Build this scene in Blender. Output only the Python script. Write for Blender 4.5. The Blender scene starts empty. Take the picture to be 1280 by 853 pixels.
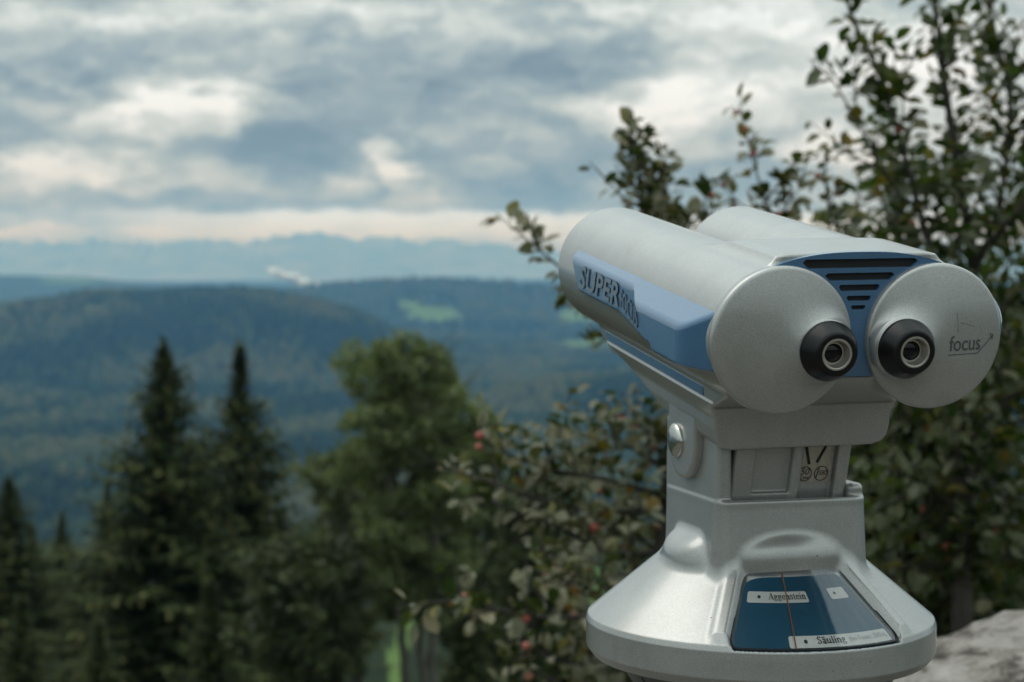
import bpy, bmesh, random
import numpy as np
from math import *
from mathutils import Vector, Matrix
from mathutils.bvhtree import BVHTree
from mathutils.geometry import tessellate_polygon

S = bpy.context.scene
C = S.collection
rad = radians

# ------------------------------------------------------------------ camera
CAMZ = 1.6
FPX = 2300.0                       # focal length in pixels of a 1280 px wide frame
HZ = 330.0                         # row of the horizon
PITCH = atan((426.5 - HZ) / FPX)
cam = bpy.data.cameras.new('camera')
co = bpy.data.objects.new('camera', cam); C.objects.link(co)
cam.sensor_width = 36; cam.lens = FPX * 36 / 1280
co.location = (0, 0, CAMZ); co.rotation_euler = (pi / 2 - PITCH, 0, 0)
cam.clip_start = 0.05; cam.clip_end = 90000
cam.dof.use_dof = True; cam.dof.focus_distance = 1.40; cam.dof.aperture_fstop = 9.5
cam.dof.aperture_blades = 0
S.camera = co
S.view_settings.view_transform = 'Standard'; S.view_settings.look = 'None'
S.view_settings.gamma = 1; S.view_settings.exposure = 0.0
S.cycles.max_bounces = 8; S.cycles.transparent_max_bounces = 24
S.cycles.volume_bounces = 0
S.cycles.use_denoising = True

def at(px, py, d):
    """world point that lies d metres ahead, seen at photo pixel px,py"""
    th = PITCH
    x = (px - 640) / FPX; u = (426.5 - py) / FPX
    ry = cos(th) + u * sin(th); rz = -sin(th) + u * cos(th)
    return Vector((x / ry * d, d, CAMZ + rz / ry * d))

def to_px(p):
    x, y, z = p[0], p[1], p[2] - CAMZ
    d = y * cos(PITCH) - z * sin(PITCH); u = y * sin(PITCH) + z * cos(PITCH)
    return 640 + FPX * x / d, 426.5 - FPX * u / d

# ------------------------------------------------------------------ node helper
class NT:
    def __init__(s, tree): s.t = tree; s.n = tree.nodes; s.l = tree.links
    def new(s, typ, **kw):
        n = s.n.new(typ)
        for k, v in kw.items(): setattr(n, k, v)
        return n
    def put(s, sock, v):
        if isinstance(v, bpy.types.NodeSocket): s.l.new(v, sock)
        elif v is not None: sock.default_value = v
    def math(s, op, a, b=None, c=None, clamp=False):
        n = s.new('ShaderNodeMath', operation=op, use_clamp=clamp)
        for i, v in enumerate((a, b, c)):
            if v is not None: s.put(n.inputs[i], v)
        return n.outputs[0]
    def vec(s, op, a, b=None, c=None):
        n = s.new('ShaderNodeVectorMath', operation=op)
        for i, v in enumerate((a, b, c)):
            if v is not None: s.put(n.inputs[i], v)
        return n.outputs['Value'] if op in ('DOT_PRODUCT', 'LENGTH') else n.outputs[0]
    def noise(s, vec=None, scale=5, detail=4, rough=.55, dist=0):
        n = s.new('ShaderNodeTexNoise')
        if vec is not None: s.put(n.inputs['Vector'], vec)
        s.put(n.inputs['Scale'], scale); s.put(n.inputs['Detail'], detail)
        s.put(n.inputs['Roughness'], rough); s.put(n.inputs['Distortion'], dist)
        return n
    def ramp(s, fac, stops, interp='LINEAR'):
        n = s.new('ShaderNodeValToRGB'); r = n.color_ramp; r.interpolation = interp
        while len(r.elements) < len(stops): r.elements.new(.5)
        for e, (p, c) in zip(r.elements, stops):
            e.position = p; e.color = (*c, 1) if len(c) == 3 else c
        s.put(n.inputs[0], fac); return n.outputs[0]
    def mix(s, fac, a, b, blend='MIX'):
        n = s.new('ShaderNodeMix', data_type='RGBA', blend_type=blend)
        s.put(n.inputs[0], fac)
        s.put(n.inputs[6], (*a, 1) if isinstance(a, tuple) and len(a) == 3 else a)
        s.put(n.inputs[7], (*b, 1) if isinstance(b, tuple) and len(b) == 3 else b)
        return n.outputs[2]
    def bump(s, h, strength=.2, dist=.01):
        n = s.new('ShaderNodeBump'); s.put(n.inputs['Height'], h)
        n.inputs['Strength'].default_value = strength; n.inputs['Distance'].default_value = dist
        return n.outputs[0]

def lin(r, g, b):
    f = lambda c: (c / 255 / 12.92) if c / 255 <= .04045 else ((c / 255 + .055) / 1.055) ** 2.4
    return (f(r), f(g), f(b))

# ------------------------------------------------------------------ sky and sun
SUN_EL, SUN_AZ = rad(60), rad(-62)          # azimuth from straight ahead, negative = left
W = bpy.data.worlds.new('World'); S.world = W; W.use_nodes = True
w = NT(W.node_tree); w.n.clear()
sky = w.new('ShaderNodeTexSky', sky_type='NISHITA'); sky.sun_disc = False
sky.sun_elevation = SUN_EL; sky.sun_rotation = SUN_AZ; sky.altitude = 900
tc = w.new('ShaderNodeTexCoord'); D = w.vec('NORMALIZE', tc.outputs['Generated'])
sp = w.new('ShaderNodeSeparateXYZ'); w.put(sp.inputs[0], D)
az = w.math('ARCTAN2', sp.outputs[0], sp.outputs[1]); el = w.math('ARCSINE', sp.outputs[2])
cb = w.new('ShaderNodeCombineXYZ'); w.put(cb.inputs[0], az); w.put(cb.inputs[1], el)
Dst = w.vec('MULTIPLY', D, (1, 1, 2.3))
wn = w.noise(Dst, 11, 5, .6); wn2 = w.noise(Dst, 38, 5, .6)
warp = w.vec('MULTIPLY', w.vec('SUBTRACT', wn.outputs['Color'], (.5, .5, .5)), (.085, .030, 0))
warp2 = w.vec('MULTIPLY', w.vec('SUBTRACT', wn2.outputs['Color'], (.5, .5, .5)), (.050, .024, 0))
UV = w.vec('ADD', w.vec('ADD', cb.outputs[0], warp), warp2)
# cloud masses: (px, py, half width, half height, amount)
BL = [(225, 148, 75, 26, .46), (250, 128, 40, 16, .25), (110, 150, 90, 18, .14), (100, 222, 62, 26, .42), (190, 235, 70, 30, .18), (20, 225, 50, 30, .2),
      (492, 198, 16, 24, .55), (425, 222, 26, 16, .40), (530, 240, 60, 20, .25), (300, 228, 40, 20, .12),
      (850, 135, 110, 34, .42), (790, 150, 45, 26, .25), (1010, 70, 170, 60, .34), (860, 190, 60, 14, .3), (1060, 190, 60, 20, .35), (1180, 150, 160, 90, .34),
      (600, 85, 200, 28, -.14), (360, 195, 80, 40, -.26), (450, 150, 100, 34, -.18), (660, 238, 110, 20, -.22), (640, 130, 110, 36, -.06),
      (900, 215, 130, 22, -.18), (60, 108, 120, 12, -.12), (40, 6, 130, 14, -.26), (140, 42, 160, 12, .18), (330, 20, 200, 16, .16), (640, 20, 300, 22, .15), (700, 95, 330, 12, -.05),
      (1000, 118, 140, 10, -.16), (480, 232, 28, 12, -.25), (120, 262, 240, 8, -.18), (40, 130, 90, 10, -.1),(620,180,90,18,.12), (50, 294, 60, 8, .5), (185, 297, 26, 7, .6)]
val = w.math('MULTIPLY_ADD', w.noise(Dst, 15, 7, .62).outputs[0], .42, .195)
val = w.math('MULTIPLY_ADD', w.math('SUBTRACT', w.noise(w.vec('MULTIPLY', D, (1, 1, 5)), 30, 5, .55).outputs[0], .5), .30, val)
def lumps(scale, amt, v, lo=.40, hi=.60):
    wv = w.vec('ADD', Dst, w.vec('MULTIPLY', w.vec('SUBTRACT', wn2.outputs['Color'], (.5, .5, .5)), (.05, .05, .05)))
    m_ = w.new('ShaderNodeMapRange', interpolation_type='SMOOTHSTEP'); w.put(m_.inputs[0], w.noise(wv, scale, 4, .5).outputs[0])
    m_.inputs[1].default_value = lo; m_.inputs[2].default_value = hi; m_.inputs[3].default_value = -.5; m_.inputs[4].default_value = .5
    return w.math('MULTIPLY_ADD', m_.outputs[0], amt, v)
val = lumps(17, .16, val); val = lumps(33, .17, val, .43, .57); val = lumps(70, .06, val, .42, .58)
for px, py, rx, ry, a in BL:
    cx, cy = (px - 640) / FPX, (HZ - py) / FPX; ix, iy = FPX / rx / 1.25, FPX / ry / 1.25
    q = w.vec('MULTIPLY_ADD', UV, (ix, iy, 0), (-cx * ix, -cy * iy, 0))
    val = w.math('MULTIPLY_ADD', w.math('POWER', .36788, w.math('POWER', w.vec('DOT_PRODUCT', q, q), 1.7)), a, val)
sUV = w.new('ShaderNodeSeparateXYZ'); w.put(sUV.inputs[0], w.vec('ADD', cb.outputs[0], w.vec('MULTIPLY', warp2, (1, .55, 0))))
elw = sUV.outputs[1]
def band(lo, hi, soft):                      # 1 between two elevations
    a = w.new('ShaderNodeMapRange', interpolation_type='SMOOTHSTEP'); w.put(a.inputs[0], elw)
    a.inputs[1].default_value = lo - soft; a.inputs[2].default_value = lo + soft
    b = w.new('ShaderNodeMapRange', interpolation_type='SMOOTHSTEP'); w.put(b.inputs[0], elw)
    b.inputs[1].default_value = hi - soft; b.inputs[2].default_value = hi + soft
    b.inputs[3].default_value = 1; b.inputs[4].default_value = 0
    return w.math('MULTIPLY', a.outputs[0], b.outputs[0])
cream = band((HZ - 302) / FPX, (HZ - 266) / FPX, .0028)
ccol = w.ramp(val, [(0, lin(104, 119, 128)), (.28, lin(136, 150, 155)), (.48, lin(162, 173, 172)), (.66, lin(188, 196, 193)), (.85, lin(213, 220, 221)), (1, lin(236, 241, 243))])
crx = w.new('ShaderNodeMapRange', interpolation_type='SMOOTHSTEP'); w.put(crx.inputs[0], sUV.outputs[0]); crx.inputs[1].default_value = (60 - 640) / FPX; crx.inputs[2].default_value = (360 - 640) / FPX; crx.inputs[3].default_value = .25; crx.inputs[4].default_value = 1
cream = w.math('MULTIPLY', w.math('MULTIPLY', cream, crx.outputs[0]), w.math('MULTIPLY_ADD', w.noise(Dst, 26, 5, .6).outputs[0], 1.6, .12, clamp=True))
ccol = w.mix(cream, ccol, (.93, 1.16, 1.50))
# an overcast sky is brighter overhead
zen = w.math('MULTIPLY_ADD', w.math('MAXIMUM', sp.outputs[2], 0), 3.4, .90)
ccol = w.vec('SCALE', ccol); ccol.node.inputs['Scale'].default_value = 1; w.put(ccol.node.inputs['Scale'], zen)
bn = w.new('ShaderNodeBackground'); w.put(bn.inputs[0], sky.outputs[0]); bn.inputs[1].default_value = .10
bc = w.new('ShaderNodeBackground'); w.put(bc.inputs[0], ccol); bc.inputs[1].default_value = 1.0
cov = w.new('ShaderNodeMapRange', interpolation_type='SMOOTHSTEP'); w.put(cov.inputs[0], elw)
cov.inputs[1].default_value = .009; cov.inputs[2].default_value = .014; cov.inputs[3].default_value = .25; cov.inputs[4].default_value = .94
ms = w.new('ShaderNodeMixShader'); w.put(ms.inputs[0], cov.outputs[0])
w.l.new(bn.outputs[0], ms.inputs[1]); w.l.new(bc.outputs[0], ms.inputs[2])
wo = w.new('ShaderNodeOutputWorld'); w.l.new(ms.outputs[0], wo.inputs[0])

sl = bpy.data.lights.new('sun', 'SUN'); sl.energy = 1.1; sl.angle = rad(50); sl.color = (1, .96, .90)
so = bpy.data.objects.new('sun', sl); C.objects.link(so); so.location = (0, 0, 30)
sd = Vector((sin(SUN_AZ) * cos(SUN_EL), cos(SUN_AZ) * cos(SUN_EL), sin(SUN_EL)))
so.rotation_euler = (-sd).to_track_quat('-Z', 'Y').to_euler()

# ------------------------------------------------------------------ materials
def mat(name):
    m = bpy.data.materials.new(name); m.use_nodes = True
    t = NT(m.node_tree); b = t.n['Principled BSDF']
    return m, t, b
def pset(b, **kw):
    for k, v in kw.items():
        s = b.inputs[k.replace('_', ' ')]
        s.default_value = (*v, 1) if isinstance(v, tuple) and len(v) == 3 and s.type == 'RGBA' else v
def simple(name, col, rough=.5, **kw):
    m, t, b = mat(name); pset(b, Base_Color=col, Roughness=rough, **kw); return m

def paint(name, c0, c1, metallic, rough, coat, bump=.05):
    m, t, b = mat(name)
    o = t.new('ShaderNodeTexCoord').outputs['Object']
    fine = t.noise(o, 1500, 2, .6).outputs[0]
    big = t.noise(o, 22, 4, .6).outputs[0]
    f = t.math('ADD', t.math('MULTIPLY', t.math('SUBTRACT', fine, .5), 1.7), t.math('MULTIPLY_ADD', big, .35, .325))
    col = t.ramp(f, [(.1, c0), (.9, c1)])
    # faint grime and tiny chips
    strk = t.ramp(t.noise(t.vec('MULTIPLY', o, (1, 1, .09)), 60, 4, .6).outputs[0], [(.50, (1, 1, 1)), (.72, (.84, .825, .79))])
    col = t.mix(.25, col, strk, 'MULTIPLY')
    gr = t.ramp(t.noise(o, 9, 6, .7).outputs[0], [(.55, (1, 1, 1)), (.78, (.84, .83, .80))])
    col = t.mix(1, col, gr, 'MULTIPLY')
    vo = t.new('ShaderNodeTexVoronoi'); t.put(vo.inputs['Vector'], o); vo.inputs['Scale'].default_value = 55
    chip = t.ramp(t.math('ADD', vo.outputs['Distance'], t.math('MULTIPLY', t.noise(o, 30, 2).outputs[0], .16)), [(.090, (.16, .15, .14)), (.105, (1, 1, 1))])
    col = t.mix(1, col, chip, 'MULTIPLY')
    t.put(b.inputs['Base Color'], col)
    pset(b, Metallic=metallic, Coat_Weight=coat, Coat_Roughness=.16)
    t.put(b.inputs['Roughness'], t.math('MULTIPLY_ADD', big, .06, rough - .03))
    h = t.math('ADD', t.math('MULTIPLY', t.noise(o, 420, 2, .5).outputs[0], .6), t.math('MULTIPLY', t.noise(o, 45, 3, .5).outputs[0], 3))
    t.put(b.inputs['Normal'], t.bump(h, bump, .0015))
    return m
M_SILVER = paint('silver_paint', (.285, .280, .268), (.485, .478, .455), .55, .36, .8, .03)
M_BLUE = paint('blue_paint', (.050, .125, .235), (.080, .175, .31), .15, .24, 1.0, .03)
M_BLACK = simple('black_plastic', (.006, .006, .006), .30, Specular_IOR_Level=.3)
M_VOID = simple('black_recess', (.012, .012, .012), .75)
M_CHROME = simple('brushed_steel', (.62, .60, .56), .20, Metallic=1.0)
M_RING = simple('eyepiece_metal', (.55, .51, .46), .32, Metallic=.9)
M_LENS = simple('lens_glass', (.006, .005, .008), .08, Specular_IOR_Level=.35)
M_INK = simple('black_print', (.012, .012, .014), .5)
M_INKG = simple('faded_grey_print', (.40, .40, .39), .5)
M_GREY = simple('engraved_grey', (.075, .08, .085), .45)
M_EDGE = simple('letter_edge', (.045, .100, .175), .4)
M_LETTER = simple('grey_letter', (.17, .22, .27), .35, Metallic=.2)
M_PLATE, t, b = mat('coin_plate_metal')
o = t.new('ShaderNodeTexCoord').outputs['Object']
t.put(b.inputs['Base Color'], t.ramp(t.noise(t.vec('MULTIPLY', o, (1, 1, .05)), 900, 3).outputs[0], [(.3, (.36, .31, .25)), (.7, (.52, .46, .38))])); pset(b, Metallic=.45, Roughness=.36)
M_DIAL, t, b = mat('dial_blue')
o = t.new('ShaderNodeTexCoord').outputs['Object']
t.put(b.inputs['Base Color'], t.ramp(t.noise(o, 12, 3).outputs[0], [(.3, (.000, .066, .125)), (.7, (.000, .086, .160))])); pset(b, Roughness=.45)
M_WHITE = simple('white_label', (.72, .71, .67), .5)
M_WIRE = simple('orange_wire', (.42, .17, .06), .5)
M_GLASS, t, b = mat('window_glass')
tr = t.new('ShaderNodeBsdfTransparent'); gl = t.new('ShaderNodeBsdfGlossy'); gl.inputs['Roughness'].default_value = .10
fr = t.new('ShaderNodeFresnel'); fr.inputs[0].default_value = 1.5
mx = t.new('ShaderNodeMixShader'); t.put(mx.inputs[0], t.math('MULTIPLY', fr.outputs[0], 1.7, clamp=True))
t.l.new(tr.outputs[0], mx.inputs[1]); t.l.new(gl.outputs[0], mx.inputs[2])
t.l.new(mx.outputs[0], t.n['Material Output'].inputs[0])
M_POST = paint('dark_post_paint', (.045, .045, .042), (.08, .08, .075), .2, .45, .15)

def leafmat(name, stops, back, trans=.35, rough=.42):
    m, t, b = mat(name)
    g = t.new('ShaderNodeNewGeometry'); oi = t.new('ShaderNodeObjectInfo')
    r = t.math('FRACT', t.math('ADD', g.outputs['Random Per Island'], oi.outputs['Random']))
    col = t.ramp(r, stops)
    o = t.new('ShaderNodeTexCoord').outputs['Object']
    col = t.mix(1, col, t.ramp(t.noise(o, 60, 3).outputs[0], [(.3, (.72, .72, .7)), (.7, (1.15, 1.12, 1.05))]), 'MULTIPLY')
    if back: col = t.mix(g.outputs['Backfacing'], col, t.mix(.65, col, back))
    t.put(b.inputs['Base Color'], col); pset(b, Roughness=rough, Specular_IOR_Level=.22)
    tl = t.new('ShaderNodeBsdfTranslucent'); t.put(tl.inputs[0], t.mix(1, col, (1.5, 1.7, .7), 'MULTIPLY'))
    mx = t.new('ShaderNodeMixShader'); mx.inputs[0].default_value = trans
    t.l.new(b.outputs[0], mx.inputs[1]); t.l.new(tl.outputs[0], mx.inputs[2])
    t.l.new(mx.outputs[0], t.n['Material Output'].inputs[0])
    return m
M_APPLE = leafmat('apple_leaf', [(0, (0.0216, 0.0432, 0.0101)), (.35, (0.0360, 0.0612, 0.0158)), (.7, (0.0540, 0.0792, 0.0216)), (.86, (0.0720, 0.0828, 0.0324)), (.93, (0.1584, 0.1080, 0.0288)), (.97, (0.1152, 0.1224, 0.0216)), (1, (0.2160, 0.1728, 0.0936))], (0.1368, 0.1440, 0.0936))
M_PALE = leafmat('pale_apple_leaf', [(0, (.022, .040, .010)), (.35, (.040, .058, .017)), (.62, (.065, .078, .028)), (.76, (.12, .12, .055)), (.86, (.27, .235, .14)), (.92, (.16, .12, .02)), (.96, (.17, .075, .02)), (1, (.38, .33, .23))], (0.2016, 0.1944, 0.1368), .25)
M_SPRUCE = leafmat('spruce_needles', [(0, (.0120, .0216, .0072)), (.40, (.0264, .0432, .0120)), (.70, (.0600, .0768, .0216)), (.90, (.1140, .1260, .0384)), (1, (.1800, .1680, .0660))], None, .10, .85)
M_BROAD = leafmat('broad_leaf', [(0, (.0750, .1063, .0375)), (.5, (.1375, .1750, .0625)), (.85, (.2125, .2500, .0938)), (1, (.3125, .3250, .1500))], (0.1275, 0.1445, 0.0850), .25, .5)
M_BROADD = leafmat('dark_leaf', [(0, (.0216, .0360, .0096)), (.5, (.0432, .0624, .0168)), (.85, (.0744, .0960, .0288)), (1, (.1320, .1320, .0540))], (0.0600, 0.0675, 0.0375), .15, .5)
M_BROADM = leafmat('mid_leaf', [(0, (.0455, .0715, .0208)), (.5, (.0845, .1144, .0364)), (.85, (.1430, .1690, .0585)), (1, (.2210, .2210, .0975))], (.1300, .1430, .0780), .2, .6)
def bark(name, c0, c1, sc=30):
    m, t, b = mat(name); o = t.new('ShaderNodeTexCoord').outputs['Object']
    n = t.noise(t.vec('MULTIPLY', o, (1, 1, .3)), sc, 5, .65).outputs[0]
    t.put(b.inputs['Base Color'], t.ramp(n, [(.3, c0), (.7, c1)])); pset(b, Roughness=.85)
    t.put(b.inputs['Normal'], t.bump(n, .6, .02)); return m
M_BARK = bark('apple_bark', (.018, .014, .011), (.055, .046, .037))
M_SBARK = bark('spruce_bark', (.03, .024, .018), (.08, .065, .05), 8)
M_PBARK = bark('pale_bark', (.055, .046, .036), (.15, .135, .11), 8)
M_FRUIT, t, b = mat('red_apple_skin')
o = t.new('ShaderNodeTexCoord').outputs['Object']; oi = t.new('ShaderNodeObjectInfo')
t.put(b.inputs['Base Color'], t.mix(t.math('MULTIPLY', t.noise(o, 60, 3).outputs[0], .9), t.ramp(oi.outputs['Random'], [(0, (.26, .02, .03)), (.6, (.42, .06, .07)), (1, (.50, .20, .13))]), (.30, .12, .06))); pset(b, Roughness=.4)

# ------------------------------------------------------------------ object helpers
def tag(o, label=None, cat=None, group=None, kind=None):
    for k, v in (('label', label), ('category', cat), ('group', group), ('kind', kind)):
        if v: o[k] = v
    return o
def empty(name, loc, rz=0, **kw):
    o = bpy.data.objects.new(name, None); C.objects.link(o); o.location = loc; o.rotation_euler = (0, 0, rz)
    o.empty_display_size = .1
    return tag(o, **kw)
def link(name, me, m=None, parent=None):
    o = bpy.data.objects.new(name, me); C.objects.link(o)
    if m and not me.materials: me.materials.append(m)
    if parent: o.parent = parent
    return o
def npmesh(name, V, F, smooth=True):
    """F: (n,3) or (n,4) int array"""
    V = np.asarray(V, np.float32); F = np.asarray(F, np.int32); k = F.shape[1]
    me = bpy.data.meshes.new(name)
    me.vertices.add(len(V)); me.vertices.foreach_set('co', V.ravel())
    me.loops.add(F.size); me.loops.foreach_set('vertex_index', F.ravel())
    me.polygons.add(len(F)); me.polygons.foreach_set('loop_start', np.arange(0, F.size, k, dtype=np.int32))
    try: me.polygons.foreach_set('loop_total', np.full(len(F), k, np.int32))
    except Exception: pass
    me.polygons.foreach_set('use_smooth', np.full(len(F), smooth, bool))
    me.update(calc_edges=True); me.validate()
    return me
def pymesh(name, V, F, smooth=True):
    me = bpy.data.meshes.new(name); me.from_pydata([tuple(v) for v in V], [], F)
    if smooth: me.polygons.foreach_set('use_smooth', [True] * len(me.polygons))
    me.update(); return me

# ------------------------------------------------------------------ signed distance modelling (cast metal parts)
def smin(a, b, k):
    h = np.maximum(k - np.abs(a - b), 0) / k
    return np.minimum(a, b) - h * h * k * .25
def smax(a, b, k): return -smin(-a, -b, k)
def box(x, y, z, c, h, r=.002):
    qx, qy, qz = np.abs(x - c[0]) - h[0] + r, np.abs(y - c[1]) - h[1] + r, np.abs(z - c[2]) - h[2] + r
    return np.sqrt(np.maximum(qx, 0)**2 + np.maximum(qy, 0)**2 + np.maximum(qz, 0)**2) + np.minimum(np.maximum(qx, np.maximum(qy, qz)), 0) - r
def poly2(px, py, P):
    P = np.array(P, np.float32); n = len(P)
    d = (px - P[0, 0])**2 + (py - P[0, 1])**2; s = np.ones_like(px)
    j = n - 1
    for i in range(n):
        e = P[j] - P[i]; wx, wy = px - P[i, 0], py - P[i, 1]
        tt = np.clip((wx * e[0] + wy * e[1]) / (e @ e), 0, 1)
        bx, by = wx - e[0] * tt, wy - e[1] * tt
        d = np.minimum(d, bx * bx + by * by)
        c1 = py >= P[i, 1]; c2 = py < P[j, 1]; c3 = e[0] * wy > e[1] * wx
        flip = (c1 & c2 & c3) | (~c1 & ~c2 & ~c3)
        s = np.where(flip, -s, s); j = i
    return s * np.sqrt(d)
def ext(d2, a, lo, hi, r=0):
    """extrude a 2D distance along coordinate a, edges rounded by r"""
    q = np.abs(a - (lo + hi) / 2) - (hi - lo) / 2
    u, v = d2 + r, q + r
    return np.minimum(np.maximum(u, v), 0) + np.sqrt(np.maximum(u, 0)**2 + np.maximum(v, 0)**2) - r
def ell(x, y, z, c, a):
    k0 = np.sqrt(((x - c[0]) / a[0])**2 + ((y - c[1]) / a[1])**2 + ((z - c[2]) / a[2])**2)
    k1 = np.sqrt(((x - c[0]) / a[0]**2)**2 + ((y - c[1]) / a[1]**2)**2 + ((z - c[2]) / a[2]**2)**2)
    return k0 * (k0 - 1) / np.maximum(k1, 1e-6)
def sdf_mesh(name, f, lo, hi, h):
    lo = np.array(lo, np.float32); n = np.ceil((np.array(hi) - lo) / h).astype(int) + 1
    ax = [lo[i] + h * np.arange(n[i], dtype=np.float32) for i in range(3)]
    X, Y, Z = np.meshgrid(*ax, indexing='ij')
    v = f(X, Y, Z).astype(np.float32); del X, Y, Z
    ins = v < 0
    sh = tuple(n - 1)
    cnt = np.zeros(sh, np.int8)
    sl_ = lambda i, j, k: (slice(i, n[0] - 1 + i), slice(j, n[1] - 1 + j), slice(k, n[2] - 1 + k))
    for i in (0, 1):
        for j in (0, 1):
            for k in (0, 1): cnt += ins[sl_(i, j, k)]
    act = (cnt > 0) & (cnt < 8)
    I = np.argwhere(act)
    idx = -np.ones(sh, np.int32); idx[act] = np.arange(len(I))
    acc = np.zeros((len(I), 3)); num = np.zeros(len(I))
    offs = [(i, j, k) for i in (0, 1) for j in (0, 1) for k in (0, 1)]
    cv = {o: v[I[:, 0] + o[0], I[:, 1] + o[1], I[:, 2] + o[2]] for o in offs}
    for o in offs:
        for a in range(3):
            if o[a] == 0:
                p = list(o); p[a] = 1; p = tuple(p)
                a0, a1 = cv[o], cv[p]; c = (a0 < 0) != (a1 < 0)
                tt = np.where(c, a0 / np.where(a0 == a1, 1, a0 - a1), 0)
                pos = np.array(o, float)[None] + tt[:, None] * np.eye(3)[a][None]
                acc += np.where(c[:, None], pos, 0); num += c
    V = lo + h * (I + acc / np.maximum(num, 1)[:, None])
    Q = []
    for a in range(3):
        b_, c_ = (a + 1) % 3, (a + 2) % 3
        s0 = [slice(None)] * 3; s1 = [slice(None)] * 3
        s0[a] = slice(0, n[a] - 1); s1[a] = slice(1, n[a])
        e = ins[tuple(s0)] != ins[tuple(s1)]
        E = np.argwhere(e)
        ok = (E[:, b_] > 0) & (E[:, c_] > 0) & (E[:, b_] < n[b_] - 1) & (E[:, c_] < n[c_] - 1)
        E = E[ok]; inside_first = ins[tuple(E.T)]
        def cell(db, dc):
            q = E.copy(); q[:, b_] -= db; q[:, c_] -= dc; return idx[tuple(q.T)]
        q = np.stack([cell(1, 1), cell(0, 1), cell(0, 0), cell(1, 0)], 1)
        q[~inside_first] = q[~inside_first][:, ::-1]
        Q.append(q)
    Q = np.concatenate(Q)
    eps = h * .2
    def grad(V):
        x, y, z = V.T
        return np.stack([f(x + eps, y, z) - f(x - eps, y, z), f(x, y + eps, z) - f(x, y - eps, z), f(x, y, z + eps) - f(x, y, z - eps)], 1) / (2 * eps)
    for _ in range(3):
        g = grad(V); d = f(*V.T); l = np.maximum((g * g).sum(1), .2)
        st = -(d / l)[:, None] * g
        ln = np.linalg.norm(st, axis=1, keepdims=True); st *= np.minimum(1, .5 * h / np.maximum(ln, 1e-9))
        V = V + st
    g = grad(V); g /= np.maximum(np.linalg.norm(g, axis=1, keepdims=True), 1e-9)
    return V, Q, g
def sdf_obj(name, f, lo, hi, h, m, parent, xf=None):
    V, Q, g = sdf_mesh(name, f, lo, hi, h)
    if xf is not None:
        V = xf(V); g = g @ HROT.T if xf is h2l else g
    me = npmesh(name, V, Q)
    try: me.normals_split_custom_set_from_vertices([tuple(v) for v in g])
    except Exception as e: print('normals', e)
    return link(name, me, m, parent), V, Q

# ------------------------------------------------------------------ the coin viewer
YAW, HPITCH, HROLL = .2658, .1402, -.0164
VX, VY = .2123, 1.5698
viewer = empty('viewing_binoculars', (VX, VY, 0), YAW, label='silver and blue coin operated tourist binoculars on a flared pedestal in the foreground', cat='coin binoculars')
def R3(ax, a):
    return np.array(Matrix.Rotation(a, 3, ax))
HROT_W = R3('Z', YAW) @ R3('X', HPITCH) @ R3('Y', HROLL)
HROT = R3('X', HPITCH) @ R3('Y', HROLL)
HT = R3('Z', -YAW) @ (np.array([.2612, 1.3902, CAMZ - .056]) - np.array([VX, VY, 0]))
def h2l(V): return np.asarray(V, float) @ HROT.T + HT       # head frame -> pedestal frame (local of the root)
def p2l(V):                                                 # pedestal drawing frame (z = 0 at camera height) -> local
    V = np.asarray(V, float).copy(); V[:, 2] += CAMZ; return V

TR, TX, TL = .0556, .0627, .4006

def f_base(x, y, z):
    r = np.sqrt(x * x + y * y)
    prof = [(-.01, -.233), (.0745, -.2399), (.1475, -.3005), (.1487, -.3040), (.1485, -.325), (.144, -.331), (.130, -.333), (.122, -.328), (-.01, -.328)]
    cone = poly2(r, z, [(a - .0025 if a > 0 else a, b) for a, b in prof]) - .0025
    # raised frame round the dial window and the recess inside it, both measured on the slope
    phi = np.degrees(np.arctan2(x, -y)); u = np.radians(phi + 2.2) * np.maximum(r, .03)
    hw = np.radians(31.2) * np.maximum(r, .03)
    qx, qy = np.abs(u) - hw + .009, np.abs(r - .1132) - .0346 + .009
    dw = np.sqrt(np.maximum(qx, 0)**2 + np.maximum(qy, 0)**2) + np.minimum(np.maximum(qx, qy), 0) - .009
    ss = lambda t: np.clip(t, 0, 1)**2 * (3 - 2 * np.clip(t, 0, 1))
    front = (y < 0) & (z > -.322)
    side = .85
    off = .0042 * (1 - ss((dw - .0075) / .010)) * side * np.clip((.1478 - r) / .006, .15, 1) - .0105 * (1 - ss((dw + .0065) / .0080)) 
    cone = cone - np.where(front, off * np.clip((z + .322) / .012, 0, 1), 0)
    col = ext(box(x, y, 0 * z, (0, -.0085, 0), (.0665, .0630, .1), .011), z, -.262, -.193, .0018)
    taper = np.clip((-.2 - z) / .05, 0, 1) * .0025
    col = col - taper
    larm = box(x, y, z, (-.0594, -.0078, -.185), (.0072, .0600, .055), .005)
    rarm = box(x, y, z, (.0500, .026, -.175), (.0072, .022, .050), .006)
    rwall = box(x, y, z, (.0590, -.006, -.2035), (.0072, .0590, .0215), .005)
    bwall = box(x, y, z, (0, .048, -.2), (.0660, .0065, .04), .004)
    b = smin(cone, col, .008)
    pocket = box(x, y, z, (0, -.008, -.19), (.0545, .0550, .0265), .004)
    b = smax(b, -pocket, .0015)
    b = smin(b, np.minimum(np.minimum(larm, rarm), np.minimum(rwall, bwall)), .003)
    bl = ell(x, y, z, (-.064, -.012, -.252), (.0245, .045, .039))
    bl = smax(bl, (-(x + .064) * .55 + (z + .2205) * .83), .006)
    b = smin(b, bl, .0045)
    bf = ell(x, y, z, (-.003, -.071, -.2405), (.041, .0125, .0165))
    b = smin(b, bf, .008)
    return b
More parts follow.
